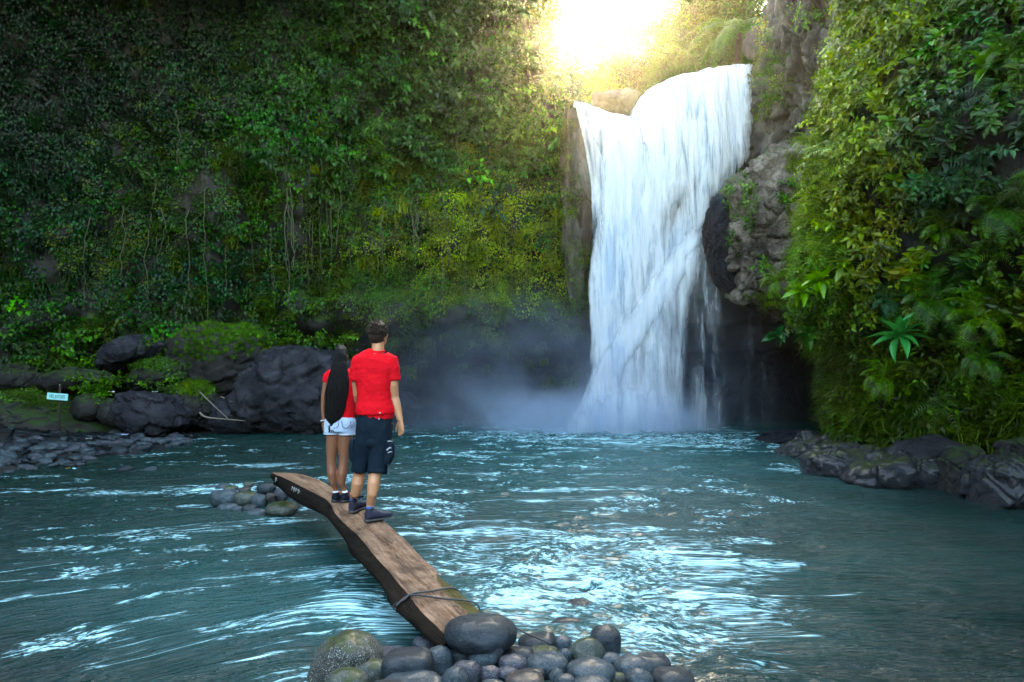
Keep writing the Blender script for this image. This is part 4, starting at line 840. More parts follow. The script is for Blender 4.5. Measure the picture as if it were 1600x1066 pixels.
def tuft(name, kind, src, regions, col, sc, n_, seed, label, lift=.03):
    o = on_rock(name, kind, src[0], src[1], n_, regions, col, sc, seed, label, lift); return o
tuft('mound_grass', 'grass', B4, [(350, 528, 55, 26), (310, 545, 30, 20), (392, 530, 26, 20)], (.07, .20, .015), (.2, .42), 900, 61, 'bright short grass on top of the block on the left bank')
tuft('boulder_grass', 'grass', B14, [(420, 570, 22, 26)], (.12, .18, .02), (.4, .8), 90, 63, 'yellowish grass on the shoulder of the huge boulder')
tuft('boulder_weeds', 'bush', B9, [(150, 618, 20, 8)], (.06, .20, .02), (.4, .7), 14, 64, 'small weeds over the dark rounded boulder')
tuft('rock_weeds', 'grass', B6, [(300, 612, 26, 12)], (.09, .20, .02), (.5, .9), 80, 65, 'grass tufts on the rounded dark rock')
tuft('rock_moss', 'moss', B5, [(245, 575, 34, 10)], (.05, .13, .02), (.6, 1.1), 60, 66, 'moss on the greenish rock')
tuft('slab_moss', 'moss', B8, [(60, 625, 80, 14), (120, 640, 40, 10)], (.05, .11, .02), (.6, 1.2), 120, 67, 'moss creeping over the long low slab')
bp = np.array([P(a + 26 * math.sin(7 * k), b + 8 * math.cos(5 * k), d) for a, b, d in ((180, 600, 19.6), (150, 604, 19.4), (255, 606, 19.6), (120, 575, 20.6), (280, 565, 21.0), (210, 545, 21), (40, 575, 20.8), (330, 585, 21.6), (440, 535, 22), (480, 532, 22), (520, 536, 22)) for k in range(9)])
scatter('bank_weeds', 'bush', bp, np.tile([0, -.5, .8], (len(bp), 1)) + vr.normal(0, .2, (len(bp), 3)), vr.uniform(.4, .9, len(bp)), np.array([(.06, .17, .02)]) * np.exp(vr.normal(0, .35, (len(bp), 1))), seed=71)['label'] = 'weeds growing between the left bank boulders'

# ------------------------------------------------------------------ right shore rocks
def shore(poly, depth, thick, label, mat=None, **k):
    k.setdefault('disp', .09); k.setdefault('sub', 6); k.setdefault('crag', 1.0); k.setdefault('cf', 1.3); return rock_obj('shore_rock', poly, depth, thick, mat or M_SHORE, label, 'rock', 'dark rocks along the right shore', **k)
shore([(1212, 722), (1232, 700), (1262, 684), (1300, 682), (1325, 694), (1310, 716), (1262, 740), (1224, 744)], 14.6, .9, 'sloping rock washed with white water at the cave mouth', disp=.10, seed=21, freq=2.2)
shore([(1258, 740), (1262, 718), (1296, 698), (1350, 694), (1385, 706), (1372, 736), (1330, 752), (1275, 754)], 12.0, .7, 'dark blunt rock jutting into the pool, left end of the right shore', seed=22)
shore([(1318, 752), (1336, 728), (1390, 714), (1450, 712), (1490, 722), (1494, 752), (1440, 772), (1360, 768)], 11.0, .6, 'long low wet rock with a bluish sheen in the middle of the right shore', seed=23, flat=3)
shore([(1470, 770), (1478, 722), (1496, 700), (1520, 698), (1534, 725), (1534, 775), (1500, 784)], 10.3, .45, 'upright brownish rock on the right shore under the bank grass', M_BOULM, seed=24)
shore([(1526, 790), (1532, 730), (1560, 712), (1604, 716), (1660, 730), (1680, 800), (1580, 806)], 9.3, .6, 'block with a pale patch at the right edge of the shore', seed=25)
shore([(1390, 716), (1410, 690), (1460, 684), (1500, 694), (1490, 716), (1440, 724)], 11.2, .5, 'violet grey rock behind the long low wet one', M_BOUL, seed=26)
shore([(1560, 722), (1575, 690), (1620, 684), (1680, 700), (1680, 740), (1600, 742)], 9.6, .5, 'brown rock under leaves at the right edge, above the pale patched block', M_BOULM, seed=27)
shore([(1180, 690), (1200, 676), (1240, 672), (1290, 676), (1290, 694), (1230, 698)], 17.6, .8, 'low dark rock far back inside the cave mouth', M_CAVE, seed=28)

# ------------------------------------------------------------------ gravel bar stones
M_STONES = [rock_mat('river_stone_' + n, a, b, tuple(1.45 * q for q in c), 4.0, (.30, .6), ms, (.035, .055, .010), bump=1.0, speck=sp * 1.3, coat=.2, bd=1.4) for n, a, b, c, ms, sp in (
    ('slate', (.016, .025, .031), (.048, .074, .088), (.11, .155, .18), 0, .5), ('dark', (.008, .013, .018), (.020, .032, .042), (.05, .07, .085), 0, .3),
    ('violet', (.020, .021, .030), (.056, .060, .078), (.125, .13, .16), 0, .6), ('green', (.025, .032, .026), (.075, .092, .075), (.16, .185, .15), .06, .5),
    ('brown', (.020, .015, .014), (.060, .046, .042), (.12, .10, .09), 0, .4), ('mossy', (.016, .017, .014), (.05, .05, .042), (.24, .25, .21), .17, 1.0))]
MS = dict(zip(('slate', 'dark', 'violet', 'green', 'brown', 'mossy'), M_STONES))
def stone_mesh(rx, ry, rz, seed, sub=4, disp=.07, box=2.4):
    S, Fc = ico(sub); n = (np.abs(S) ** box).sum(1) ** (1 / box); V = S / n[:, None] * [rx, ry, rz]
    m = min(rx, ry, rz); L = (rx * ry * rz) ** (1 / 3)
    d = fbm(V / L * .9 + seed * 5.1, 3) * disp * 2.2 + fbm(V / L * 4 + seed, 3) * disp * .25
    f1, f2, ci = worley(V / L * 1.1, seed); d = d + disp * .9 * (ci - .5) * sm(0, .35, f2 - f1)
    return V + S * (d * L)[:, None], Fc
def stone(x0, y0, x1, y1, mat, label, zb=None, depth=None, tilt=0, seed=0, fat=.85, group=None, box=2.4, disp=.07, sub=4, z=None):
    cx, cy_ = (x0 + x1) / 2, (y0 + y1) / 2
    if depth is None: depth = F * (H - z) / (cy_ - HZ)
    c = P(cx, cy_, depth); rx = (x1 - x0) / 2 / F * depth * .98; rz = (y1 - y0) / 2 / F * depth * .98
    el = math.atan2(cy_ - HZ, F); rz2 = rz / math.cos(el) * .92
    t = math.radians(tilt)
    V, Fc = stone_mesh(rx, max(rx * fat, rz2), rz2, seed, sub, disp, box)
    if t:
        c_, s_ = math.cos(t), math.sin(t); k = abs(s_) * .35; V = V * [1 - k * .3, 1, 1 - k * .3]; V = np.stack([V[:, 0] * c_ - V[:, 2] * s_, V[:, 1], V[:, 0] * s_ + V[:, 2] * c_], 1)
    o = obj('river_stone', mesh('river_stone', V, Fc, MS[mat]), None, tuple(c)); return tag(o, label, 'stone', group)
gs = np.random.default_rng(77); cnt = 0; sm_ = [stone_mesh(1, .8, .5, 300 + k, 3, .1)for k in range(6)]
me_ = [[mesh('river_stone', v, f, MS[m]) for v, f in sm_] for m in ('dark', 'slate', 'violet')]
big_list = [(60, 652 + 40, 30, 9), (74, 700, 26, 10), (84, 688, 20, 8), (48, 690, 18, 7), (225, 690, 16, 8), (212, 700, 14, 6), (250, 694, 12, 6), (148, 690, 12, 4), (20, 712, 16, 6), (110, 727, 14, 5), (85, 727, 12, 4), (125, 726, 11, 4), (195, 733, 15, 4), (235, 734, 12, 3), (30, 722, 12, 5), (10, 700, 14, 6), (160, 700, 10, 5), (180, 704, 10, 5), (130, 700, 11, 5), (265, 696, 9, 5)]
for k, (a, b, w, hh) in enumerate(big_list):
    d = F * (H - .06) / (b - HZ); c = P(a, b, d); s = w / F * d * .75; o = obj('river_stone', me_[k % 3][k % 6], None, tuple(c)); o.scale = (s, s, s * .8); o.rotation_euler = (gs.normal(0, .15), gs.normal(0, .15), gs.uniform(0, 6)); tag(o, 'larger wet dark stone on the gravel bar near the signpost', 'stone', 'larger stones on the gravel bar')
for k in range(170):
    d = gs.uniform(11.8, 18.6); x = np.interp(d, [11.7, 14, 16.5, 17.6, 19.5], [-9.2, -8.9, -8.1, -8.6, -9.0]) - abs(gs.normal(0, 1)) * 1.7 + .35
    if x < -.78 * d - .4: continue
    z = bank_z(np.array([x]), np.array([d]))[0]
    if z < -.12: continue
    s = gs.uniform(.06, .2); o = obj('river_stone', me_[gs.integers(3)][gs.integers(6)], None, (x, d, max(z, -.02) + s * .15)); o.scale = (s, s, s); o.rotation_euler = (gs.normal(0, .2), gs.normal(0, .2), gs.uniform(0, 6)); tag(o, 'small dark pebble of the gravel bar at the left', 'stone', 'small stones on the gravel bar'); cnt += 1
pv_, pf_ = [], []
for k in range(1400):
    d = gs.uniform(11, 19.5); x = np.interp(d, [11.7, 14, 16.5, 17.6, 19.5], [-9.2, -8.9, -8.1, -8.6, -9.0]) - abs(gs.normal(0, 1)) * 2.6 + .3; z = bank_z(np.array([x]), np.array([d]))[0]
    if z < -.08 or x < -.8 * d: continue
    v, f = ico(1); s = gs.uniform(.02, .06); pv_.append(v * [s, s, s * .6] * gs.uniform(.7, 1.3, 3) + [x, d, z + s * .3]); pf_.append(f + sum(map(len, pv_[:-1])) if len(pv_) < 2 else f + 42 * (len(pv_) - 1))
tag(obj('gravel', mesh('gravel', np.concatenate(pv_), np.concatenate(pf_), MS['dark'])), 'fine wet gravel of the bar at the left', kind='stuff')

# ------------------------------------------------------------------ stones round the far end of the log
G_M = 'stones under the far end of the log'
for k, (a, b, c, d, m, z, lab) in enumerate((
    (329, 764, 375, 793, 'slate', .10, 'big rounded slate blue stone at the left end of the small pile by the log'), (366, 767, 404, 791, 'green', .12, 'smooth grey green stone in the middle of the small pile by the log'),
    (392, 772, 420, 794, 'slate', .10, 'oval grey stone right of the grey green one in the small pile'), (402, 754, 431, 773, 'dark', .22, 'dark shiny stone against the raised far end of the log'),
    (428, 762, 450, 786, 'violet', .16, 'upright violet stone touching the side of the log'), (415, 770, 431, 784, 'brown', .16, 'small brown stone left of the upright violet one'),
    (416, 783, 466, 808, 'mossy', .10, 'large mottled mossy stone nearest the log in the small pile'), (340, 786, 372, 801, 'slate', .04, 'bluish stone at the water in front of the big rounded slate one'),
    (361, 790, 380, 802, 'slate', .04, 'little pale stone between two bluish ones at the water'), (378, 788, 402, 802, 'dark', .05, 'dark blue stone at the front middle of the small pile'),
    (384, 794, 417, 814, 'slate', .02, 'angular blue stone lowest in front of the small pile'), (357, 802, 378, 811, 'slate', 0, 'flat blue stone almost covered by water in front of the small pile'),
    (373, 760, 392, 775, 'brown', .16, 'brown stone behind the small pile'), (381, 752, 397, 763, 'green', .18, 'pale stone at the back of the small pile'),
    (337, 755, 362, 768, 'slate', .04, 'wet stone behind the big rounded slate one'), (320, 758, 338, 769, 'slate', .0, 'low wet stone farthest left of the small pile'),
    (350, 758, 372, 768, 'mossy', .08, 'stone with yellow green moss behind the small pile'), (440, 755, 470, 778, 'dark', .10, 'black stone in the shadow under the far end of the log'),
    (462, 778, 500, 806, 'dark', .0, 'dark stone in the shadow right under the log'), (432, 744, 456, 764, 'brown', .20, 'brown stone propping up the far tip of the log'))):
    stone(a, b, c, d, m, lab, z=z, seed=k + 1, group=G_M)
# ------------------------------------------------------------------ the heap of stones in the foreground
G_F = 'stones heaped at the near end of the log'
FG = [((486, 990, 604, 1105), 'mossy', .10, 'biggest foreground boulder, mottled with moss and lichen, left of the heap', {'tilt': 18, 'box': 2.6, 'disp': .12, 'sub': 5}),
    ((644, 994, 682, 1022), 'violet', .12, 'round violet stone against the near end of the log', {}), ((694, 962, 808, 1020), 'dark', .26, 'big smooth dark stone covering the lower right corner of the log', {'sub': 5, 'box': 2.2, 'disp': .05}),
    ((562, 1016, 645, 1040), 'violet', .10, 'flat violet stone behind the big oblong one', {}), ((546, 1031, 606, 1072), 'green', .14, 'pale green grey stone left of the big oblong one', {}),
    ((597, 1017, 678, 1064), 'dark', .22, 'big oblong dark stone with a squared right end', {'box': 3.4, 'disp': .04, 'tilt': 4, 'sub': 5}), ((664, 1010, 709, 1062), 'slate', .13, 'speckled grey stone right of the big oblong one', {}),
    ((690, 1004, 742, 1038), 'slate', .13, 'speckled grey stone below the big smooth dark one', {}), ((731, 1013, 782, 1042), 'slate', .17, 'light topped almond shaped stone under the big smooth dark one', {'tilt': 10}),
    ((704, 1034, 752, 1072), 'violet', .20, 'violet grey stone with a bent top at the bottom middle', {}), ((690, 1042, 732, 1082), 'slate', .24, 'slanting light grey stone at the bottom, left of the bent violet one', {'tilt': -38}),
    ((508, 1046, 576, 1092), 'green', .16, 'pale green stone cut by the lower edge of the picture, left side', {}), ((748, 1042, 784, 1072), 'violet', .17, 'rough violet brown stone at the bottom beside the bent violet one', {'disp': .12}),
    ((598, 1056, 696, 1084), 'slate', .20, 'long flat stone along the lower edge, below the big oblong one', {}), ((762, 1003, 788, 1026), 'violet', .22, 'small round violet stone leaning on the big smooth dark one', {}),
    ((808, 990, 870, 1018), 'dark', .10, 'long dark stone at the water right of the big smooth dark one', {'tilt': 8}), ((866, 994, 894, 1022), 'slate', .10, 'blocky grey stone at the water in the middle of the heap', {'box': 3}),
    ((785, 1012, 836, 1032), 'dark', .14, 'flat dark stone under the long dark one', {}), ((824, 1011, 874, 1028), 'green', .13, 'flat grey green stone right of the flat dark one', {}),
    ((823, 1021, 889, 1057), 'slate', .17, 'large bluish egg shaped stone in the right half of the heap', {}), ((779, 1025, 825, 1050), 'violet', .18, 'rounded violet stone left of the large bluish egg shaped one', {}),
    ((887, 997, 946, 1042), 'green', .15, 'pitted greenish boulder with a peaked top, right part of the heap', {'box': 1.9, 'disp': .10}), ((921, 978, 971, 1030), 'dark', .13, 'tall dark rounded stone standing at the water on the right', {'sub': 5}),
    ((871, 1014, 894, 1036), 'slate', .15, 'small pale stone squeezed left of the pitted greenish boulder', {}), ((886, 1032, 962, 1066), 'slate', .19, 'broad pale blue stone below the pitted greenish boulder', {}),
    ((937, 1021, 972, 1041), 'slate', .12, 'small grey stone below the tall dark one', {}), ((959, 1027, 1022, 1062), 'slate', .12, 'long blue grey stone right of the broad pale one', {}),
    ((988, 1024, 1048, 1048), 'dark', .03, 'wet dark stone at the far right of the heap', {}), ((776, 1043, 810, 1059), 'violet', .21, 'small flat violet stone at the bottom under the rounded violet one', {}),
    ((788, 1052, 852, 1074), 'brown', .20, 'flat pinkish stone on the lower edge of the picture', {}), ((815, 1045, 852, 1063), 'dark', .18, 'small dark stone under the large bluish egg shaped one', {}),
    ((857, 1045, 882, 1068), 'slate', .20, 'little upright stone right of the small dark one on the lower edge', {'tilt': 50}), ((866, 1055, 900, 1078), 'slate', .20, 'bluish stone on the lower edge under the broad pale one', {}),
    ((951, 1051, 977, 1068), 'green', .16, 'small greenish stone on the lower edge right of the broad pale one', {}), ((975, 1046, 1022, 1080), 'slate', .12, 'peaked light grey stone on the lower edge at the right', {'box': 1.9}),
    ((1018, 1046, 1086, 1076), 'dark', .02, 'wet stone farthest right on the lower edge, half in the water', {}), ((896, 1058, 954, 1080), 'slate', .18, 'flat stone on the lower edge between two bluish ones', {}),
    ((878, 938, 934, 968), 'dark', -.02, 'dark rock breaking the water surface beyond the heap', {'disp': .12, 'sub': 5}), ((856, 968, 922, 1000), 'dark', -.03, 'submerged rock with water sliding over it behind the heap', {'disp': .1}),
    ((566, 1066, 640, 1110), 'dark', .2, 'dark stone hanging off the lower edge, left side', {}), ((640, 1030, 672, 1062), 'dark', .05, 'dark stone deep in the gap beside the big oblong one', {}),
    ((742, 1066, 800, 1100), 'slate', .2, 'grey stone mostly below the lower edge, middle', {}), ((760, 1022, 792, 1048), 'dark', .08, 'dark stone deep in the gap below the almond shaped one', {}), ((850, 1030, 900, 1060), 'dark', .05, 'dark stone deep in the gap behind the broad pale one', {})]
for k, (bx, m, z, lab, kw) in enumerate(FG):
    stone(*bx, m, lab, z=z, seed=50 + k, group=G_F, **kw)

hv = []; hf = []; v0, f0 = ico(2)
for k in range(520):
    mx, my = ((.1, 3.75), (-.55, 3.7), (.75, 3.8), (-3.35, 9.0))[k % 4]; x = mx + gs.normal(0, .34); y = my + gs.normal(0, .26); s = gs.uniform(.014, .036); q = np.array([[x, y, 0]])
    z = bank_z(q[:, 0], q[:, 1])[0] + sum(mz * math.exp(-((x - a) ** 2 + (y - b) ** 2) / (mr * .55) ** 2) for a, b, mr, mz in ((-3.35, 9.0, 1.0, .62), (.1, 3.75, 1.05, .66), (-.55, 3.7, .8, .56), (.75, 3.8, .75, .58)))
    if z < -.1: continue
    hv.append(v0 * [s, s, s * .65] * gs.uniform(.7, 1.3, 3) + [x, y, z + s * .1 - .03]); hf.append(f0 + len(v0) * (len(hv) - 1))
tag(obj('pebbles', mesh('pebbles', np.concatenate(hv), np.concatenate(hf), MS['violet'])), 'small pebbles filling the gaps of the stone heaps', kind='stuff')

# ------------------------------------------------------------------ the log
def wood_mat(name, side=False):
    t = NT(name); v = t.coord('Object', (1, 1, 1)); uv = t.n('UVMap', uv_map='UVMap').outputs[0]
    def ns(sx, sy, det, ro=.6, ds=0.0):
        m = t.n('Mapping'); t.l(uv, m.inputs[0]); m.inputs['Scale'].default_value = (sx, sy, 1); return t.noise(m.outputs[0], 1, det, ro, ds)
    g = ns(26, 1.1, 6, .65, .5); big = ns(3, 1.2, 6, .65); fine = ns(90, 8, 4, .7); blot = ns(6, 4, 8, .75)
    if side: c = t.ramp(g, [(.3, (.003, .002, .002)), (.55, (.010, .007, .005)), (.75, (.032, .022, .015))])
    else:
        c = t.ramp(g, [(.30, (.035, .013, .006)), (.48, (.17, .075, .036)), (.70, (.36, .20, .115))])
        c = t.mix(t.ramp(blot, [(.42, 0.), (.66, .75)]), c, (.46, .29, .19)); c = t.mix(t.ramp(big, [(.50, 0.), (.62, .85)]), c, (.055, .024, .012))
        a = t.n('Attribute', attribute_name='algae').outputs['Fac']; am = t.ramp(t.math('ADD', a, t.math('MULTIPLY', t.math('SUBTRACT', blot, .5), .9)), [(.45, 0.), (.62, 1.)]); c = t.mix(am, c, (.075, .058, .008))
    ck = ns(7, .35, 3, .5, 1.2); c = t.mix(t.ramp(t.math('ABSOLUTE', t.math('SUBTRACT', ck, .5)), [(0, .92), (.012, 0.)]), c, (.008, .004, .003))
    c = t.mix(t.ramp(fine, [(.3, .5), (.5, 0.)]), c, (.02, .012, .008))
    t.principled(Base_Color=c, Roughness=.42 if not side else .7, Specular_IOR_Level=.3 if not side else .06, Normal=t.bump(t.math('ADD', t.math('ADD', g, t.math('MULTIPLY', fine, .6)), blot), .9, .03)); return t.m
M_WOOD = wood_mat('worn_wood'); M_WOODS = wood_mat('dark_log_side', True)
def logz(d): return .25 + (d - 3.9) * .06
def on_log(px, py):                            # point of the log's top seen at this pixel
    d = (H - .25 + 3.9 * .06) / ((py - HZ) / F + .06); return P(px, py, d)
LL = smooth_poly([(425, 739), (450, 750), (475, 762), (496, 773), (514, 785), (524, 803), (540, 819), (557, 834), (572, 852), (583, 866), (598, 883), (612, 899), (639, 931), (660, 957), (703, 1000)], 110)
RR = smooth_poly([(428, 738), (466, 740), (495, 749), (520, 762), (545, 774), (570, 790), (592, 808), (614, 826), (632, 842), (657, 869), (680, 889), (690, 905), (711, 921), (738, 944), (762, 966)], 110)
BB = smooth_poly([(427, 752), (440, 770), (456, 785), (476, 796), (495, 804), (514, 812), (527, 824), (537, 838), (543, 850), (560, 872), (576, 889), (592, 915), (610, 938), (640, 972), (690, 1014)], 110)
BB = LL + (BB - LL) * np.where(np.arange(110) > 90, .95, .86)[:, None]; L3 = np.array([on_log(*a) for a in LL]); R3 = np.array([on_log(*a) for a in RR]); n_ = 110
B3_ = np.array([P(b[0], b[1], l[1]) for b, l in zip(BB, L3)]); B3_[:, 2] = np.minimum(B3_[:, 2], L3[:, 2] - .07)
nv = 15; rows = []; alg = []
for k in range(n_):
    u = np.linspace(0, 1, nv)[:, None]; p = L3[k] * (1 - u) + R3[k] * u
    q = p * [3, 3, 0] ; p[:, 2] += .006 * fbm(q * 2, 4) - .012 * np.exp(-((u[:, 0] - .55 - .1 * math.sin(k * .08)) / .05) ** 2) * (k > 40) + .01 * (fbm(p * 1.5 + 3, 2))
    rows.append(p); alg.append(np.clip(1.3 * sm(.55, 1, u[:, 0]) * sm(82, 96, k) + .5 * sm(.8, 1, u[:, 0]) * sm(40, 60, k), 0, 1))
Gt = np.stack(rows); uvt = np.stack([np.broadcast_to(np.linspace(0, 1, nv)[None, :] * .5, (n_, nv)), np.broadcast_to(np.linspace(0, 6.5, n_)[:, None], (n_, nv))], 2)
rough_n = lambda p, s, a: p + a * np.stack([fbm(p * s, 4), fbm(p * s + 9, 4), fbm(p * s + 20, 4)], 1)
nb = 9; side = []; w = R3 - L3; w[:, 2] = 0
for k in range(nb):
    s = k / (nb - 1); p = L3 * (1 - s) + B3_ * s; p = p - .04 * math.sin(math.pi * s) * w / (np.linalg.norm(w, axis=1, keepdims=True) + 1e-6); side.append(rough_n(p, 4.5, .030 * math.sin(math.pi * min(1, s + .15))) if k else L3.copy() - [0, 0, .0])
rs = []
for k in range(1, nb):
    s = k / (nb - 1); p = B3_ * (1 - s) + (R3 - [0, 0, .10]) * s; p[:, 2] -= .06 * math.sin(math.pi * s); rs.append(rough_n(p, 4.5, .02))
rs.append(R3.copy()); Gs = np.stack(side + rs, 1); Gs[:, 0] = Gt[:, 0]; Gs[:, -1] = Gt[:, -1]
log = empty('log', tuple(P(580, 850, 6))); LO = np.array(log.location)
def lg(name, G, m, uv, at=None, flip=False):
    f = grid_faces(*G.shape[:2]); f = f[:, ::-1].copy() if flip else f
    return obj(name, mesh(name, G.reshape(-1, 3) - LO, f, m, uv=uv.reshape(-1, 2), attrs=at), log)
tag(log, 'long split log with a flat worn top lying as a footbridge across the stream', 'log')
lg('log_top', Gt, M_WOOD, uvt, {'algae': np.array(alg).ravel()}, True)
uvs = np.stack([np.broadcast_to(np.linspace(0, 1, Gs.shape[1])[None, :] * .8, Gs.shape[:2]), np.broadcast_to(np.linspace(0, 6.5, n_)[:, None], Gs.shape[:2])], 2)
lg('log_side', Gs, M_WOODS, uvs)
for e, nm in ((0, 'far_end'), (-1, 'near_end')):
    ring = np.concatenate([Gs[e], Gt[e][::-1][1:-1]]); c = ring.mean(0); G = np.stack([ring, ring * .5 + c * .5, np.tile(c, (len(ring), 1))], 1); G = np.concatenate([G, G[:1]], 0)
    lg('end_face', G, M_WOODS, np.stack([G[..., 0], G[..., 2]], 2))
wmk = plain('chalk_paint', (.75, .75, .72), .8, .1)
for a, b, s in ((464, 764, 1), (467, 765, 1.3), (470, 767, .9), (473, 769, 1.2), (436, 752, 1.4)):
    j = int(np.argmin(np.abs(LL[:, 0] - a))); c = Gs[j, 2]; V, Fc = tube([c + [-.012, -.03, -.02 * s], c + [.0, -.035, .02 * s], c + [.012, -.03, -.012 * s]], .006, 5); obj('paint_mark', mesh('paint_mark', V - LO, Fc, wmk), log)
# rope straps round the log and the cable to the stones
M_ROPE = plain('black_rope', (.022, .024, .028), .5, .2, 200, .4)
rope = empty('rope', tuple(on_log(660, 930))); RO = np.array(rope.location); tag(rope, 'black rope looped twice across the near end of the log', 'rope')
def strand(pts, r=.0065, nm='loop', n=24): V, Fc = tube(smooth_poly(pts, n), r, 7); obj(nm, mesh(nm, V - RO, Fc, M_ROPE), rope)
up = np.array([0, 0, .012])
strand([B3_[96] + [.02, 0, 0], Gs[95, 4] + [-.03, -.02, 0], Gs[95, 1] + [-.02, -.01, .01], on_log(642, 931) + up, on_log(676, 927) + up * 1.2, on_log(711, 922) + up, on_log(716, 924) + [.02, 0, -.06], on_log(714, 926) + [0, 0, -.15]])
strand([Gs[96, 3] + [-.03, -.02, 0], on_log(641, 933) + up, on_log(690, 939) + up * 1.3, on_log(742, 945) + up, on_log(746, 948) + [.02, 0, -.07]])
V, Fc = tube(smooth_poly([P(742, 968, 4.15), P(800, 979, 4.25), P(822, 990, 4.18), P(846, 1000, 4.02), P(862, 1006, 3.95)], 16), .005, 6); c = V.mean(0)
tag(obj('cable', mesh('cable', V - c, Fc, M_ROPE), None, tuple(c)), 'thin black cable running from the big smooth dark stone to the water side', 'cable')

# ------------------------------------------------------------------ signpost, driftwood and litter on the left bank
sp = P(92, 684, 17.6); sign = empty('signpost', tuple(sp)); tag(sign, 'small pale green signboard nailed to a thin dark post on the gravel bar', 'signpost')
V, Fc = tube([(0, 0, -.2), (.01, 0, .6), (.03, 0, 1.36)], [.035, .032, .028], 7); obj('post', mesh('post', V, Fc, M_BARK), sign)
bm = bmesh.new(); bmesh.ops.create_cube(bm, size=1); bmesh.ops.scale(bm, vec=(.50, .025, .17), verts=bm.verts); bmesh.ops.bevel(bm, geom=bm.edges[:], offset=.006, segments=2); me = bpy.data.meshes.new('board'); bm.to_mesh(me); bm.free(); me.materials.append(plain('pale_green_paint', (.30, .78, .74), .5, .15, 20, .1))
bd = obj('board', me, sign, (0, -.05, 1.06)); bd.rotation_euler = (0, math.radians(5), math.radians(6))
fc = bpy.data.curves.new('lettering', 'FONT'); fc.body = 'HEL JOTDESI'; fc.size = .115; fc.align_x = 'CENTER'; fc.align_y = 'CENTER'; fc.extrude = .002; fo_ = bpy.data.objects.new('t', fc); ROOT.objects.link(fo_); bpy.context.view_layer.update()
lm = bpy.data.meshes.new_from_object(fo_.evaluated_get(bpy.context.evaluated_depsgraph_get())); bpy.data.objects.remove(fo_); lm.materials.clear(); lm.materials.append(plain('dark_green_paint', (.01, .06, .06), .5)); lo_ = obj('lettering', lm, bd, (0, -.0155, 0)); lo_.rotation_euler = (math.radians(90), 0, 0); lo_.scale = (.58, 1.05, 1)
V, Fc = tube([(0, 0, 0), (0, 0, .03)], .012, 6); obj('nail', mesh('nail', V, Fc, wmk), sign, (.03, -.01, 1.34))
M_STICK = plain('bleached_wood', (.20, .16, .12), .8, .3)
def stick(pts, r, label, mat=None, name='stick'):
    V, Fc = tube(smooth_poly([P(*a) for a in pts], 12), np.linspace(r, r * .5, 12), 6); c = V.mean(0); tag(obj(name, mesh(name, V - c, Fc, mat or M_STICK), None, tuple(c)), label, name)
stick([(306, 606, 19.6), (332, 632, 19.2), (358, 656, 19.0)], .022, 'long thin straight stick leaning down the bank boulders')
stick([(312, 645, 19.2), (322, 652, 19.1), (350, 655, 19.1), (384, 658, 19.4)], .032, 'curved pale branch lying at the foot of the low rock')
stick([(345, 620, 19.9), (366, 628, 19.9), (374, 633, 19.8)], .02, 'short pale twig near the huge boulder')
stick([(212, 677, 18.0), (222, 674, 18.0), (240, 679, 17.9)], .025, 'small bent brown branch at the water edge by the flat topped boulder', plain('red_wood', (.16, .07, .05), .8))
stick([(240, 694, 16.9), (256, 692, 16.9), (272, 697, 16.8)], .03, 'dark branch caught among stones at the tip of the gravel bar', M_BARK)
stick([(1236, 232, 19), (1215, 236, 18.9), (1198, 242, 19.2)], .06, 'dark log lying on top of the brown outcrop', M_BARK)
def scrap(px, py, d, s, col, label, seed):
    r = np.random.default_rng(seed); n = 7; u, v = np.meshgrid(np.linspace(-1, 1, n), np.linspace(-1, 1, n), indexing='ij'); q = np.stack([u.ravel(), v.ravel(), 0 * u.ravel()], 1)
    z = .35 * fbm(q * 1.3 + seed, 3); G = np.stack([q[:, 0] * (1 - .2 * q[:, 1] ** 2), q[:, 1] * .7, z], 1) * s; V = np.concatenate([G, G - [0, 0, s * .06]]); f = grid_faces(n, n); Fc = np.concatenate([f, f[:, ::-1] + n * n])
    tag(obj('litter', mesh('litter', V, Fc, plain('scrap', col, .5)), None, tuple(P(px, py, d))), label, 'litter')
scrap(173, 612, 19.0, .10, (.8, .8, .75), 'white scrap caught in the weeds above the flat topped boulder', 1); scrap(242, 612, 19.2, .07, (.8, .8, .8), 'small white scrap left of the grassy tufts', 2); scrap(139, 685, 15.9, .07, (.7, .7, .65), 'white scrap on the gravel bar right of the signpost', 3)
scrap(108, 732, 12.6, .07, (.6, .42, .05), 'yellow scrap on the stones in the shallow water', 4); scrap(243, 687, 17.0, .10, (.7, .7, .75), 'whitish rag on the tip of the gravel bar', 5); scrap(362, 627, 19.5, .05, (.8, .8, .8), 'tiny white scrap beside the short twig', 6); scrap(196, 679, 17.4, .10, (.35, .4, .6), 'bluish white strip at the back of the gravel bar', 7)
scrap(12, 702, 15.2, .12, (.18, .03, .02), 'reddish cloth among the stones at the left edge', 8)
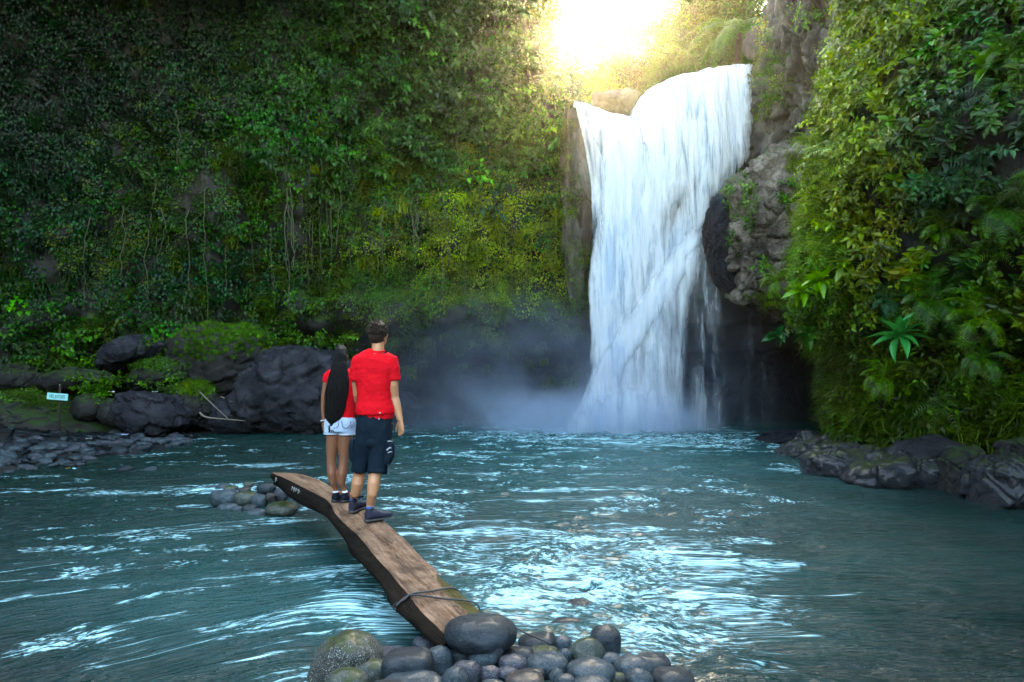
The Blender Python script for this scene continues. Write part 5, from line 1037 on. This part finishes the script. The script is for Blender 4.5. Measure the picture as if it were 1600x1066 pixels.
# ------------------------------------------------------------------ people
def loft(st, n=18, sup=2.0):
    """st: list of (point, rx, ry): closed tube, rx across the view, ry front to back"""
    c = np.array([s[0] for s in st], float); m = len(c); T = np.gradient(c, axis=0); T /= np.linalg.norm(T, axis=1, keepdims=True) + 1e-9; V = []
    th = np.linspace(0, 2 * math.pi, n, endpoint=False); ct, s_t = np.cos(th), np.sin(th); ct = np.sign(ct) * np.abs(ct) ** (2 / sup); s_t = np.sign(s_t) * np.abs(s_t) ** (2 / sup)
    for k in range(m):
        a = np.array([1., 0, 0]) - T[k] * T[k][0]
        if np.linalg.norm(a) < .3: a = np.array([0, 1., 0]) - T[k] * T[k][1]
        a /= np.linalg.norm(a); b = np.cross(T[k], a); V.append(c[k] + st[k][1] * ct[:, None] * a + st[k][2] * s_t[:, None] * b)
    V = np.concatenate(V + [c[:1], c[-1:]]); Fc = []
    for k in range(m - 1):
        for q in range(n): a = k * n + q; b = k * n + (q + 1) % n; Fc += [(a, b, b + n), (a, b + n, a + n)]
    c0 = m * n
    for q in range(n): Fc += [(c0, (q + 1) % n, q), (c0 + 1, (m - 1) * n + q, (m - 1) * n + (q + 1) % n)]
    return V, np.array(Fc)
def ell(c, r, sub=3):
    S, Fc = ico(sub); return S * r + c, Fc
def fuse(name, parts, voxel, mat, smooth_it=3, disp=None, org=None, parent=None, label=None):
    V, Fc = compose(parts); me = mesh('tmp', V, Fc); o = obj('tmp', me)
    md = o.modifiers.new('r', 'REMESH'); md.mode = 'VOXEL'; md.voxel_size = voxel; md.adaptivity = 0
    s = o.modifiers.new('s', 'SMOOTH'); s.iterations = smooth_it; s.factor = .5
    bpy.context.view_layer.update(); ev = o.evaluated_get(bpy.context.evaluated_depsgraph_get()); m2 = bpy.data.meshes.new_from_object(ev); bpy.data.objects.remove(o)
    m2.name = name; co = np.empty(len(m2.vertices) * 3, np.float32); m2.vertices.foreach_get('co', co); co = co.reshape(-1, 3).astype(float)
    if disp is not None:
        nn = np.empty(len(m2.vertices) * 3, np.float32); m2.vertices.foreach_get('normal', nn); co = co + nn.reshape(-1, 3) * disp(co)[:, None]
    co = co - org; m2.vertices.foreach_set('co', co.astype(np.float32).ravel()); m2.update(); m2.polygons.foreach_set('use_smooth', np.full(len(m2.polygons), True)); m2.materials.clear(); m2.materials.append(mat)
    r = obj(name, m2, parent)
    if label: r['label'] = label
    return r
def skin(name, col):
    t = NT(name); n = t.noise(t.coord('Object'), 14, 4, .6); c = t.mix(n, tuple(x * .85 for x in col), tuple(min(1, x * 1.1) for x in col)); p = t.principled(Base_Color=c, Roughness=.48)
    p.inputs['Subsurface Weight'].default_value = .12; p.inputs['Subsurface Radius'].default_value = (.02, .008, .004); p.inputs['Subsurface Scale'].default_value = .5; return t.m
def cloth(name, col, var=.12, rough=.85, weave=500, sheen=.0):
    t = NT(name); v = t.coord('Object'); n = t.noise(v, 9, 5, .6); w = t.noise(v, weave, 2, .6); c = t.mix(n, tuple(x * (1 - var) for x in col), tuple(min(1, x * (1 + var)) for x in col))
    p = t.principled(Base_Color=c, Roughness=rough, Normal=t.bump(t.math('ADD', n, t.math('MULTIPLY', w, .15)), .35, .012)); p.inputs['Sheen Weight'].default_value = sheen; p.inputs['Specular IOR Level'].default_value = .12; return t.m
def hair_mat(name, col):
    t = NT(name); n = t.noise(t.coord('Object', (60, 60, 1.5)), 3, 4, .6); c = t.mix(n, tuple(x * .5 for x in col), tuple(x * 1.8 for x in col)); t.principled(Base_Color=c, Roughness=.42, Normal=t.bump(n, 1.0, .02)).inputs['Specular IOR Level'].default_value = .22; return t.m
def shoe(parent, org, heel, dirv, L, w, mats, hgt=.085, collar=True, accent=None):
    """trainer: upper, sole, collar, laces"""
    heel = np.array(heel); d = np.array([dirv[0], dirv[1], 0.]); d /= np.linalg.norm(d); s = np.cross(d, [0, 0, 1]); up = np.array([0, 0, 1.])
    sl_ = np.array([0, 0, .06 * d[1]])
    def sec(t, hw, z0, z1, n=16, sup=2.6):
        th = np.linspace(0, 2 * math.pi, n, endpoint=False); ct, st = np.cos(th), np.sin(th); ct = np.sign(ct) * np.abs(ct) ** (2 / sup); st = np.sign(st) * np.abs(st) ** (2 / sup)
        return heel + (d + sl_) * t + s * (hw * ct)[:, None] + up * ((z0 + z1) / 2 + (z1 - z0) / 2 * st)[:, None]
    def body(secs, nm, mat, vox=.006, it=2, par=parent):
        V = [sec(*q) for q in secs]; n = 16; m = len(V); V = np.concatenate(V + [V[0].mean(0)[None], V[-1].mean(0)[None]]); Fc = []
        for k in range(m - 1):
            for q in range(n): a = k * n + q; b = k * n + (q + 1) % n; Fc += [(a, b + n, b), (a, a + n, b + n)]
        for q in range(n): Fc += [(m * n, q, (q + 1) % n), (m * n + 1, (m - 1) * n + (q + 1) % n, (m - 1) * n + q)]
        return V, np.array(Fc)
    up_ = [(0.0, w * .55, .02, hgt * .85), (L * .05, w * .8, .02, hgt), (L * .2, w * .95, .02, hgt * 1.02), (L * .42, w * .95, .02, hgt * .95), (L * .6, w * 1.0, .02, hgt * .74), (L * .8, w * 1.02, .018, hgt * .66), (L * .93, w * .92, .018, hgt * .60), (L, w * .68, .02, hgt * .46)]
    so = [(-.008, w * .6, .0, .028), (L * .06, w * .92, .0, .028), (L * .3, w * .95, .0, .026), (L * .65, w * 1.1, .0, .024), (L * .88, w * .98, .003, .026), (L * 1.02, w * .5, .012, .030)]
    sh = fuse('shoe', [body(up_, 0, 0)] + [loft([(heel + d * L * .16 + up * .05, w * .78, w * .95), (heel + d * L * .15 + up * (hgt + .022), w * .72, w * .9)], 14)], .006, mats[0], 2, None, org, parent)
    fuse('sole', [body(so, 0, 0)], .005, mats[1], 1, None, org, sh)
    V, Fc = compose([loft([(heel + d * L * .16 + up * (hgt + .012), w * .70, w * .86), (heel + d * L * .155 + up * (hgt + .034), w * .64, w * .8)], 14)]); obj('sock', mesh('sock', V - org, Fc, mats[2]), sh)
    lc = []
    for k in range(4):
        t = .36 + .09 * k; z = hgt * (1.02 - .13 * k) + .006; a = heel + (d + sl_) * L * t + up * z; lc.append(tube([a - s * w * .55 - up * .008, a + up * .004, a + s * w * .55 - up * .008], .0045, 5))
    V, Fc = compose(lc); obj('laces', mesh('laces', V - org, Fc, mats[3]), sh)
    return sh
def hand(c, d, side, r=1.0, curl=.35, back=np.array([0, -1., 0]), thumb_side=1, bend=None):
    """palm plus four curled fingers and a thumb; c wrist, d pointing direction, side across the knuckles"""
    c = np.array(c, float); d = np.array(d, float); d /= np.linalg.norm(d); side = np.array(side, float); side -= d * side.dot(d); side /= np.linalg.norm(side); nrm = np.cross(d, side) if bend is None else np.array(bend, float)
    parts = [loft([(c, .026 * r, .018 * r), (c + d * .03 * r, .036 * r, .019 * r), (c + d * .07 * r, .042 * r, .017 * r), (c + d * .092 * r, .039 * r, .013 * r)], 14)]
    # orient the palm: rebuild with the wanted side axis
    def ring_loft(st):
        V = []; th = np.linspace(0, 2 * math.pi, 14, endpoint=False)
        for p, a, b in st: V.append(p + a * np.cos(th)[:, None] * side + b * np.sin(th)[:, None] * np.cross(d, side))
        V = np.concatenate(V + [st[0][0][None], st[-1][0][None]]); Fc = []; m = len(st)
        for k in range(m - 1):
            for q in range(14): a = k * 14 + q; b = k * 14 + (q + 1) % 14; Fc += [(a, b, b + 14), (a, b + 14, a + 14)]
        for q in range(14): Fc += [(m * 14, (q + 1) % 14, q), (m * 14 + 1, (m - 1) * 14 + q, (m - 1) * 14 + (q + 1) % 14)]
        return V, np.array(Fc)
    parts = [ring_loft([(c - d * .02 * r, .026 * r, .019 * r), (c + d * .03 * r, .037 * r, .018 * r), (c + d * .07 * r, .043 * r, .016 * r), (c + d * .092 * r, .040 * r, .012 * r)])]
    for k, (o, L) in enumerate(((-.034, .070), (-.0115, .078), (.0115, .073), (.034, .058))):
        b = c + d * .082 * r + side * o * r; a = curl * (1 + .12 * k); pts = [b, b + d * L * .42 * r + nrm * .006 * r]
        q = d * math.cos(a) + nrm * math.sin(a); pts.append(pts[-1] + q * L * .34 * r); q = d * math.cos(2 * a) + nrm * math.sin(2 * a); pts.append(pts[-1] + q * L * .28 * r)
        parts.append(tube(pts, np.array([.0092, .0088, .0080, .0062]) * r, 8))
    ts = thumb_side * side; b = c + d * .022 * r + ts * .030 * r; parts.append(tube([b, b + (ts * .6 + d * .8 + nrm * .25) * .034 * r, b + (ts * .55 + d * 1.25 + nrm * .45) * .05 * r, b + (ts * .45 + d * 1.6 + nrm * .6) * .056 * r], np.array([.014, .0115, .010, .0075]) * r, 8))
    return parts

# --- the man
MD = 6.36; U = MD / F                           # metres per photo pixel at his distance
def pm(px, py, dy=0.0): return P(px, py, MD) + [0, dy, 0] if dy == 0 else P(px, py, MD + dy)
S_M = skin('tanned_skin', (.58, .25, .12)); org = P(575, 812, MD); man = empty('person', tuple(org))
tag(man, 'man in red T-shirt and dark cargo shorts standing on the log, seen from behind', 'person', 'couple standing on the log')
heelR = on_log(571, 817); heelL = on_log(548.5, 803); heelR[2] = logz(heelR[1]) + .004; heelL[2] = logz(heelL[1]) + .004
ankR = heelR + [.035, .05, .10]; ankL = heelL + [.01, .05, .10]
def U_(k): return k * U
hc = pm(591, 522, .02)
body = [loft([(pm(586, 640), .150, .10), (pm(586, 620), .152, .105), (pm(585, 595), .168, .11), (pm(585, 572), .185, .11), (pm(586, 560), .17, .10), (pm(588, 552), .10, .08)], 20, 2.3),
        loft([(pm(589, 560), .070, .065), (pm(590.5, 549), .058, .062), (pm(591, 536, .01), .056, .064), (pm(591, 526, .02), .055, .06)]),
        ell(hc + [0, 0, .005], [.078, .100, .112]), ell(hc + [.015, .055, -.055], [.055, .055, .052]),                           # skull, jaw
        ell(hc + [.042, .100, -.015], [.014, .022, .022]), ell(hc + [.040, .094, .012], [.034, .012, .010]), ell(hc + [.040, .092, -.048], [.024, .014, .009]),   # nose, brow, lips
        ell(hc + [.078, .010, -.010], [.012, .022, .032]), ell(hc + [-.080, .010, -.010], [.012, .022, .032]),                # ears
        loft([(pm(586, 640), .150, .10), (pm(586, 662), .165, .115), (pm(585, 678), .11, .09)], 18, 2.3)]
# arms
shR = pm(611, 566); elR = pm(615.5, 620, .03); wrR = pm(625.5, 657, .0)
body.append(loft([(pm(604, 562), .06, .06), (shR, .064, .062), (pm(613, 585), .056, .056), (pm(614, 602), .052, .054), (elR, .046, .048), (pm(618.5, 632, .02), .047, .046), (pm(622, 645, .01), .037, .036), (wrR, .026, .030)], 14))
body += hand(wrR, [.10, .02, -1.0], [.75, -.65, 0], .98, .38, thumb_side=-1, bend=np.array([-.55, .25, 0]))
shL = pm(560, 566); elL = pm(559.5, 616, .06)
wrL = pm(560.5, 630, .20)
body.append(loft([(pm(567, 562), .06, .06), (shL, .062, .06), (pm(558.5, 585, .02), .055, .055), (pm(558.5, 602, .04), .050, .052), (elL, .045, .045), (pm(559.5, 624, .13), .040, .042), (wrL, .028, .028)], 14))
body += hand(wrL, [-.05, .9, -.45], [1, 0, 0], .95, .5, thumb_side=1, bend=np.array([0, -.3, -.9]))
# legs
kR = pm(587.5, 728, -.02); kL = pm(563, 730, .06)
body.append(loft([(pm(594, 668), .095, .10), (pm(592, 690), .085, .09), (pm(589.5, 712), .072, .075), (kR, .062, .066), (pm(586, 742, -.02), .058, .062), (pm(584, 756, -.05), .0585, .067), (pm(581.5, 772, -.07), .048, .052), (ankR + [0, 0, .06], .036, .040), (ankR, .036, .042), (ankR - [0, 0, .05], .036, .05)], 16))
body.append(loft([(pm(574, 668), .095, .10), (pm(569.5, 690, .02), .085, .09), (pm(565.5, 712, .04), .072, .075), (kL, .060, .064), (pm(561, 742, .08), .056, .060), (pm(559, 755, .07), .0565, .064), (pm(555.5, 770, .09), .046, .050), (ankL + [0, 0, .06], .035, .038), (ankL, .035, .04), (ankL - [0, 0, .05], .035, .05)], 16))
fuse('body', body, .0065, S_M, 3, lambda q: .0015 * fbm(q * 22, 3), org, man)
M_EYE = plain('eye_white', (.8, .8, .78), .2, .05); M_IRIS = plain('iris', (.04, .02, .01), .2, .05)
def eyes(parent, org, hc, k=1.0, sx=.012):
    for s in (-1, 1):
        V, Fc = ell(hc + np.array([sx + s * .031 * k, .090 * k, 0.0]), np.array([.012, .010, .009]) * k, 2); e = obj('eye', mesh('eye', V - org, Fc, M_EYE), parent)
        V, Fc = ell(hc + np.array([sx + s * .031 * k, .097 * k, 0.0]), np.array([.0055, .004, .0055]) * k, 2); obj('iris', mesh('iris', V - org, Fc, M_IRIS), e)
eyes(man, org, hc, 1.0, .035)
hr = np.random.default_rng(3); hp = [ell(hc + [-.002, -.010, .026], [.088, .104, .106]), ell(hc + [-.006, -.045, -.030], [.070, .062, .070]), ell(hc + [.0, .03, .075], [.070, .075, .050])]
for k in range(150):
    d = hr.normal(size=3); d[2] = abs(d[2]) * .9 - .25; d[1] -= .2; d /= np.linalg.norm(d); b = hc + [-.002, -.01, .02] + d * [.084, .098, .102]
    hp.append(tube([b, b + (d + [0, 0, .4]) * .012, b + (d + hr.normal(0, .4, 3) + [0, 0, .35]) * .022], [.008, .007, .003], 5))
fuse('hair', hp, .0055, hair_mat('brown_hair', (.024, .012, .006)), 1, lambda q: .004 * fbm(q * 60, 2), org, man)
RED = cloth('red_cotton', (.72, .004, .012), .10)
def folds(a, s, sd): return lambda q: a * fbm(q * s + sd, 4) + a * .5 * fbm(q * np.array(s) * 2.6 + sd, 3, ridge=True)
sh_p = [loft([(pm(586.5, 647), .178, .138), (pm(586, 636), .174, .134), (pm(586, 626), .160, .120), (pm(585, 612), .158, .118), (pm(584.5, 592), .176, .122), (pm(585, 574), .192, .122), (pm(586, 562), .180, .112), (pm(588, 555), .13, .092), (pm(590, 549.5), .072, .072)], 22, 2.5),
        loft([(pm(586, 640), .160, .118), (pm(588.5, 646), .150, .122), (pm(592, 651), .128, .120), (pm(596, 655), .100, .114)], 20, 2.5), loft([(pm(600, 636), .085, .112), (pm(603, 655), .064, .104)], 16),
        loft([(pm(600, 560), .066, .075), (pm(609, 565), .078, .078), (pm(612, 577), .074, .074), (pm(613, 588), .073, .072), (pm(613.2, 594.5), .076, .074)], 16),
        loft([(pm(572, 560), .066, .075), (pm(563, 565), .078, .078), (pm(559.5, 577), .070, .074), (pm(558.5, 588), .066, .072), (pm(558, 595), .068, .072)], 16)]
fuse('t_shirt', sh_p, .0075, RED, 3, folds(.012, (7, 7, 7), 3.0), org, man)
V, Fc = tube(np.array([pm(590, 548.5) + [.066 * math.cos(a), .066 * math.sin(a), .008 * math.sin(a)] for a in np.linspace(0, 2 * math.pi, 25)]), .0075, 6); obj('collar', mesh('collar', V - org, Fc, RED), man)
NAVY = cloth('navy_canvas', (.005, .013, .022), .25, .8, 350); GREY = plain('pale_stitching', (.5, .5, .5), .7, .1)
so_p = [ell(pm(584, 690), [.085, .118, .085]), loft([(pm(586, 640), .146, .108), (pm(586, 650), .156, .118), (pm(585.5, 664), .166, .130), (pm(585, 678), .150, .118), (pm(584.5, 692), .110, .095)], 20, 2.5),
        loft([(pm(595, 652), .085, .112), (pm(596, 668), .098, .122), (pm(595, 690), .098, .114), (pm(592, 712), .087, .098), (pm(590, 730, -.01), .086, .094), (pm(589.3, 739.5, -.02), .088, .096)], 18, 2.4),
        loft([(pm(575, 656), .086, .118), (pm(574, 668), .094, .120), (pm(571, 690, .015), .093, .110), (pm(566, 712, .04), .080, .095), (pm(563, 727, .05), .074, .090), (pm(562, 735, .06), .074, .090)], 18, 2.4)]
shorts = fuse('shorts', so_p, .0075, NAVY, 3, folds(.009, (9, 9, 4), 8.0), org, man)
fuse('cargo_pocket', [loft([(pm(606, 688, -.01), .040, .060), (pm(608, 697, -.01), .050, .066), (pm(607.5, 712, -.01), .052, .068), (pm(604, 724, -.01), .038, .06)], 14, 2.8)], .007, NAVY, 2, folds(.006, (14, 14, 10), 5.0), org, shorts)
fuse('cargo_pocket', [loft([(pm(553, 686, .03), .024, .055), (pm(551, 696, .03), .033, .062), (pm(551.5, 712, .04), .034, .062), (pm(555, 722, .05), .022, .05)], 14, 2.8)], .007, NAVY, 2, folds(.006, (14, 14, 10), 6.0), org, shorts)
def strip(nm, pts, r, mat, parent): V, Fc = tube(smooth_poly(pts, 10), r, 6); obj(nm, mesh(nm, V - org, Fc, mat), parent)
strip('pocket_trim', [pm(601, 691, -.085), pm(607, 689.5, -.075), pm(613, 690, -.045)], .006, GREY, shorts); strip('pocket_trim', [pm(604, 704, -.085), pm(609, 700, -.078), pm(613.5, 702, -.04)], .008, GREY, shorts); strip('pocket_trim', [pm(606, 708, -.085), pm(611, 706, -.07), pm(614, 709, -.03)], .006, GREY, shorts)
strip('pocket_flap', [pm(581, 651, -.135), pm(588, 655, -.138), pm(597, 654, -.132)], .005, NAVY, shorts); strip('button', [pm(592, 653.5, -.139), pm(592.3, 656.5, -.141)], .006, GREY, shorts); strip('label_tab', [pm(590, 645.5, -.132), pm(595, 645.5, -.131)], .007, GREY, shorts)
SH = (cloth('dark_trainer', (.030, .030, .048), .3, .6), plain('grey_sole', (.06, .055, .055), .7), cloth('blue_sock', (.05, .12, .32), .1), plain('grey_laces', (.25, .24, .26), .7))
shoe(man, org, heelR, (.80, .60), .255, .050, SH, .108); shoe(man, org, heelL, (.28, 1.0), .27, .050, SH, .108)

# --- the woman
WD = 7.05
def pw(px, py, dy=0.0): return P(px, py, WD + dy)
S_W = skin('brown_skin', (.27, .10, .05)); org = P(528, 786, WD); wo = empty('person', tuple(org))
tag(wo, 'woman with very long black hair, red top and denim shorts standing on the log', 'person', 'couple standing on the log')
hR = on_log(533.5, 786); hL = on_log(521, 786); hR[2] = logz(hR[1]) + .004; hL[2] = logz(hL[1]) + .004; aR = hR + [.012, .045, .09]; aL = hL + [.01, .045, .09]
hc = pw(533.5, 556, .02)
b = [loft([(pw(533, 655), .135, .10), (pw(533.5, 640), .118, .085), (pw(534, 622), .118, .082), (pw(534, 600), .138, .09), (pw(533, 586), .15, .085), (pw(533, 578), .10, .07)], 18, 2.2), loft([(pw(533, 584), .052, .05), (pw(533.3, 575), .045, .048), (pw(533.5, 566, .01), .045, .05), (pw(533.5, 556), .045, .05)]),
     ell(hc, [.062, .084, .096]), ell(hc + [.008, .045, -.052], [.046, .048, .046]), ell(hc + [.018, .088, -.015], [.010, .018, .018]), ell(hc + [.016, .078, -.046], [.020, .012, .008]), ell(hc + [.060, .01, -.01], [.010, .018, .028]), ell(hc + [-.060, .01, -.01], [.010, .018, .028]),
     loft([(pw(533, 650), .14, .10), (pw(532, 664), .158, .115), (pw(531, 670), .12, .09)], 18, 2.2),
     loft([(pw(540, 582), .045, .045), (pw(547, 585), .042, .042), (pw(549.5, 600), .034, .036), (pw(551.5, 612, .02), .032, .034), (pw(555, 622, .04), .028, .028), (pw(558, 629, .03), .021, .022)], 14),
     loft([(pw(520, 583), .045, .045), (pw(511.5, 588), .042, .042), (pw(508.5, 606), .034, .036), (pw(506.5, 622), .032, .034), (pw(505.5, 640), .027, .028), (pw(505.8, 656), .019, .021)], 14),
     loft([(pw(541, 666), .078, .09), (pw(540, 685), .074, .080), (pw(538.5, 702), .062, .066), (pw(537.5, 716), .050, .054), (pw(536.5, 727), .049, .054), (pw(535, 740, -.01), .050, .058), (pw(533.8, 755, -.01), .038, .042), (aR + [0, 0, .05], .028, .031), (aR, .029, .034), (aR - [0, 0, .05], .03, .04)], 14),
     loft([(pw(523, 666), .078, .09), (pw(520.5, 685), .074, .080), (pw(519, 702), .062, .066), (pw(518, 716), .050, .054), (pw(518, 727), .049, .054), (pw(519, 740, -.01), .050, .058), (pw(520.8, 755, -.01), .038, .042), (aL + [0, 0, .05], .028, .031), (aL, .029, .034), (aL - [0, 0, .05], .03, .04)], 14)]
b += hand(pw(505.8, 657), [.06, .05, -1], [.8, -.55, 0], .84, .35, thumb_side=1, bend=np.array([.5, .3, 0])) + hand(pw(558.3, 629.5, .03), [.35, .1, -.85], [.6, -.7, .2], .80, .45, thumb_side=-1, bend=np.array([-.4, .4, 0]))
fuse('body', b, .0062, S_W, 3, None, org, wo); eyes(wo, org, hc, .9, .014)
M_BH = hair_mat('black_hair', (.003, .0022, .0022)); hr = np.random.default_rng(9)
hs = [(pw(532.5, 544.5), .034, .045), (pw(532.8, 548, -.01), .052, .074), (pw(532.8, 556, -.015), .067, .090), (pw(532, 566, -.03), .072, .082), (pw(531, 578, -.055), .088, .068), (pw(529.5, 592, -.075), .110, .058), (pw(527.3, 608, -.09), .124, .052), (pw(524.5, 625, -.095), .118, .046), (pw(523, 640, -.10), .108, .042), (pw(522, 651, -.10), .092, .036), (pw(521, 658, -.10), .066, .028), (pw(520, 663, -.10), .034, .018)]
hs = [(c_, a_ * .92, b_) for c_, a_, b_ in hs]; hp = [loft(hs, 26, 2.2), ell(hc + [-.004, -.005, .02], [.068, .094, .096])]
hair = fuse('hair', hp, .007, M_BH, 3, lambda q: .006 * fbm(q * [55, 55, 2.0], 3), org, wo)
st = []
for k in range(170):
    a = hr.uniform(-1, 1); f = hr.uniform(.8, 1.10); pts = []
    for j, (c, rx, ry) in enumerate(hs[3:]):
        pts.append(c + np.array([a * rx * f * (1 + .04 * hr.normal()), -ry * math.sqrt(max(0, 1 - a * a)) * 1.03, 0]))
    if hr.uniform() < .7: pts.append(pts[-1] + np.array([a * .02, 0, -.09 * hr.uniform(.1, 1)]))
    st.append(tube(smooth_poly(pts, 22), np.linspace(.004, .0018, 22), 4))
V, Fc = compose(st); obj('hair_strands', mesh('hair_strands', V - org, Fc, M_BH), hair)['kind'] = 'stuff'
fuse('top', [loft([(pw(534.5, 655), .130, .108), (pw(535.3, 645), .126, .102), (pw(535.5, 628), .122, .095), (pw(534.5, 606), .140, .100), (pw(533, 590), .158, .097), (pw(533, 581), .14, .085), (pw(533, 576), .075, .06)], 20, 2.3), loft([(pw(542, 582), .05, .052), (pw(547, 586), .050, .052), (pw(549, 595), .047, .050)], 14), loft([(pw(519, 584), .05, .052), (pw(512.5, 588), .050, .052), (pw(510.5, 597), .046, .050)], 14)], .007, RED, 3, folds(.005, (12, 12, 6), 13), org, wo)
DEN = cloth('light_denim', (.42, .52, .66), .45, .85, 300)
ds = fuse('denim_shorts', [ell(pw(531, 668), [.10, .112, .065]), loft([(pw(532.5, 651), .142, .112), (pw(532, 660), .158, .122), (pw(531, 669), .160, .122), (pw(530.8, 674), .155, .118)], 20, 2.4), loft([(pw(541.5, 664), .084, .104), (pw(542, 678.5), .084, .100)], 16, 2.4), loft([(pw(521, 664), .084, .104), (pw(519.5, 677), .084, .100)], 16, 2.4)], .0065, DEN, 3, folds(.006, (16, 16, 12), 17), org, wo)
for pts in ([pw(534, 657.5, -.122), pw(535, 666, -.128), pw(541, 669.5, -.124), pw(547, 664.5, -.108), pw(547.5, 658, -.104)], [pw(529, 658, -.122), pw(528, 666, -.128), pw(522, 669, -.122), pw(516, 664, -.104), pw(515.5, 658, -.098)]):
    V, Fc = tube(smooth_poly(pts, 14), .0035, 5); obj('pocket_seam', mesh('pocket_seam', V - org, Fc, plain('dark_seam', (.10, .14, .2))), ds)
for cx in (541.8, 519.6):
    V, Fc = tube(np.array([pw(cx, 677.5 + (cx > 530)) + [.086 * math.cos(a), .101 * math.sin(a), 0] for a in np.linspace(0, 2 * math.pi, 25)]), .0065, 6); obj('frayed_hem', mesh('frayed_hem', V - org, Fc, plain('pale_hem', (.7, .74, .8))), ds)
V, Fc = tube(np.array([pw(505.2, 657) + [.026 * math.cos(a), .028 * math.sin(a), .004 * math.cos(a)] for a in np.linspace(0, 2 * math.pi, 17)]), .006, 6); obj('bracelet', mesh('bracelet', V - org, Fc, plain('white_beads', (.8, .8, .8), .3)), wo)
SW = (cloth('black_trainer', (.012, .015, .024), .3, .5), plain('dark_sole', (.03, .03, .04), .5), cloth('white_sock', (.7, .75, .72), .05), plain('red_laces', (.75, .02, .04), .6))
shoe(wo, org, hR, (.62, .62), .25, .044, SW, .08); shoe(wo, org, hL, (.35, .9), .245, .044, SW, .08)
# ------------------------------------------------------------------ air: haze and the spray at the foot of the falls
def box_mesh(name, a, b, mat):
    x0, y0, z0 = a; x1, y1, z1 = b
    V = [(x, y, z) for x in (x0, x1) for y in (y0, y1) for z in (z0, z1)]
    return mesh(name, V, [(0, 1, 3, 2), (4, 6, 7, 5), (0, 4, 5, 1), (2, 3, 7, 6), (0, 2, 6, 4), (1, 5, 7, 3)], mat, smooth=False)
t = NT('air'); pv = t.n('VolumePrincipled'); pv.inputs['Color'].default_value = (1.0, .95, .86, 1); pv.inputs['Density'].default_value = HAZE_DENSITY; pv.inputs['Anisotropy'].default_value = .91
t.l(pv.outputs[0], t.out.inputs['Volume'])
tag(obj('haze', box_mesh('haze', (-52, -52, -3.5), (52, 60, 30), t.m)), 'thin pale air filling the gorge', kind='stuff')
t = NT('spray'); pv = t.n('VolumePrincipled'); pv.inputs['Color'].default_value = (.66, .80, 1.0, 1); pv.inputs['Anisotropy'].default_value = .3
v = t.coord('Object'); sx = t.n('SeparateXYZ'); t.l(v, sx.inputs[0])
nz = t.noise(t.coord('Object', (.5, .5, .6)), 1.0, 4, .6, .6)
fall_off = t.n('MapRange', interpolation_type='SMOOTHSTEP'); t.l(sx.outputs[2], fall_off.inputs[0]); fall_off.inputs[1].default_value = 5.2; fall_off.inputs[2].default_value = -.2
dx = t.math('ABSOLUTE', t.math('SUBTRACT', sx.outputs[0], 1.6)); fx = t.n('MapRange', interpolation_type='SMOOTHSTEP'); t.l(dx, fx.inputs[0]); fx.inputs[1].default_value = 8.0; fx.inputs[2].default_value = .5
dens = t.math('MULTIPLY', t.math('MULTIPLY', fall_off.outputs[0], fx.outputs[0]), t.ramp(nz, [(.38, .04), (.7, 1.)]))
ax = t.math('ABSOLUTE', t.math('SUBTRACT', sx.outputs[0], 2.4)); f3 = t.n('MapRange', interpolation_type='SMOOTHSTEP'); t.l(ax, f3.inputs[0]); f3.inputs[1].default_value = 4.0; f3.inputs[2].default_value = 1.2
f4 = t.n('MapRange', interpolation_type='SMOOTHSTEP'); t.l(sx.outputs[2], f4.inputs[0]); f4.inputs[1].default_value = 1.5; f4.inputs[2].default_value = 0
n2_ = t.noise(t.coord('Object', (1.6, 1.6, 1.4)), 1.0, 4, .6, .8)
foot = t.math('MULTIPLY', t.math('MULTIPLY', f3.outputs[0], f4.outputs[0]), t.ramp(n2_, [(.35, 0.), (.7, 1.)]))
t.l(t.math('ADD', t.math('MULTIPLY', dens, .24), t.math('MULTIPLY', foot, 1.9)), pv.inputs['Density']); t.l(pv.outputs[0], t.out.inputs['Volume'])
tag(obj('mist', box_mesh('mist', (-5.5, 18.6, .12), (8.6, 23.4, 5.6), t.m)), 'bluish spray drifting at the foot of the waterfall', kind='stuff')
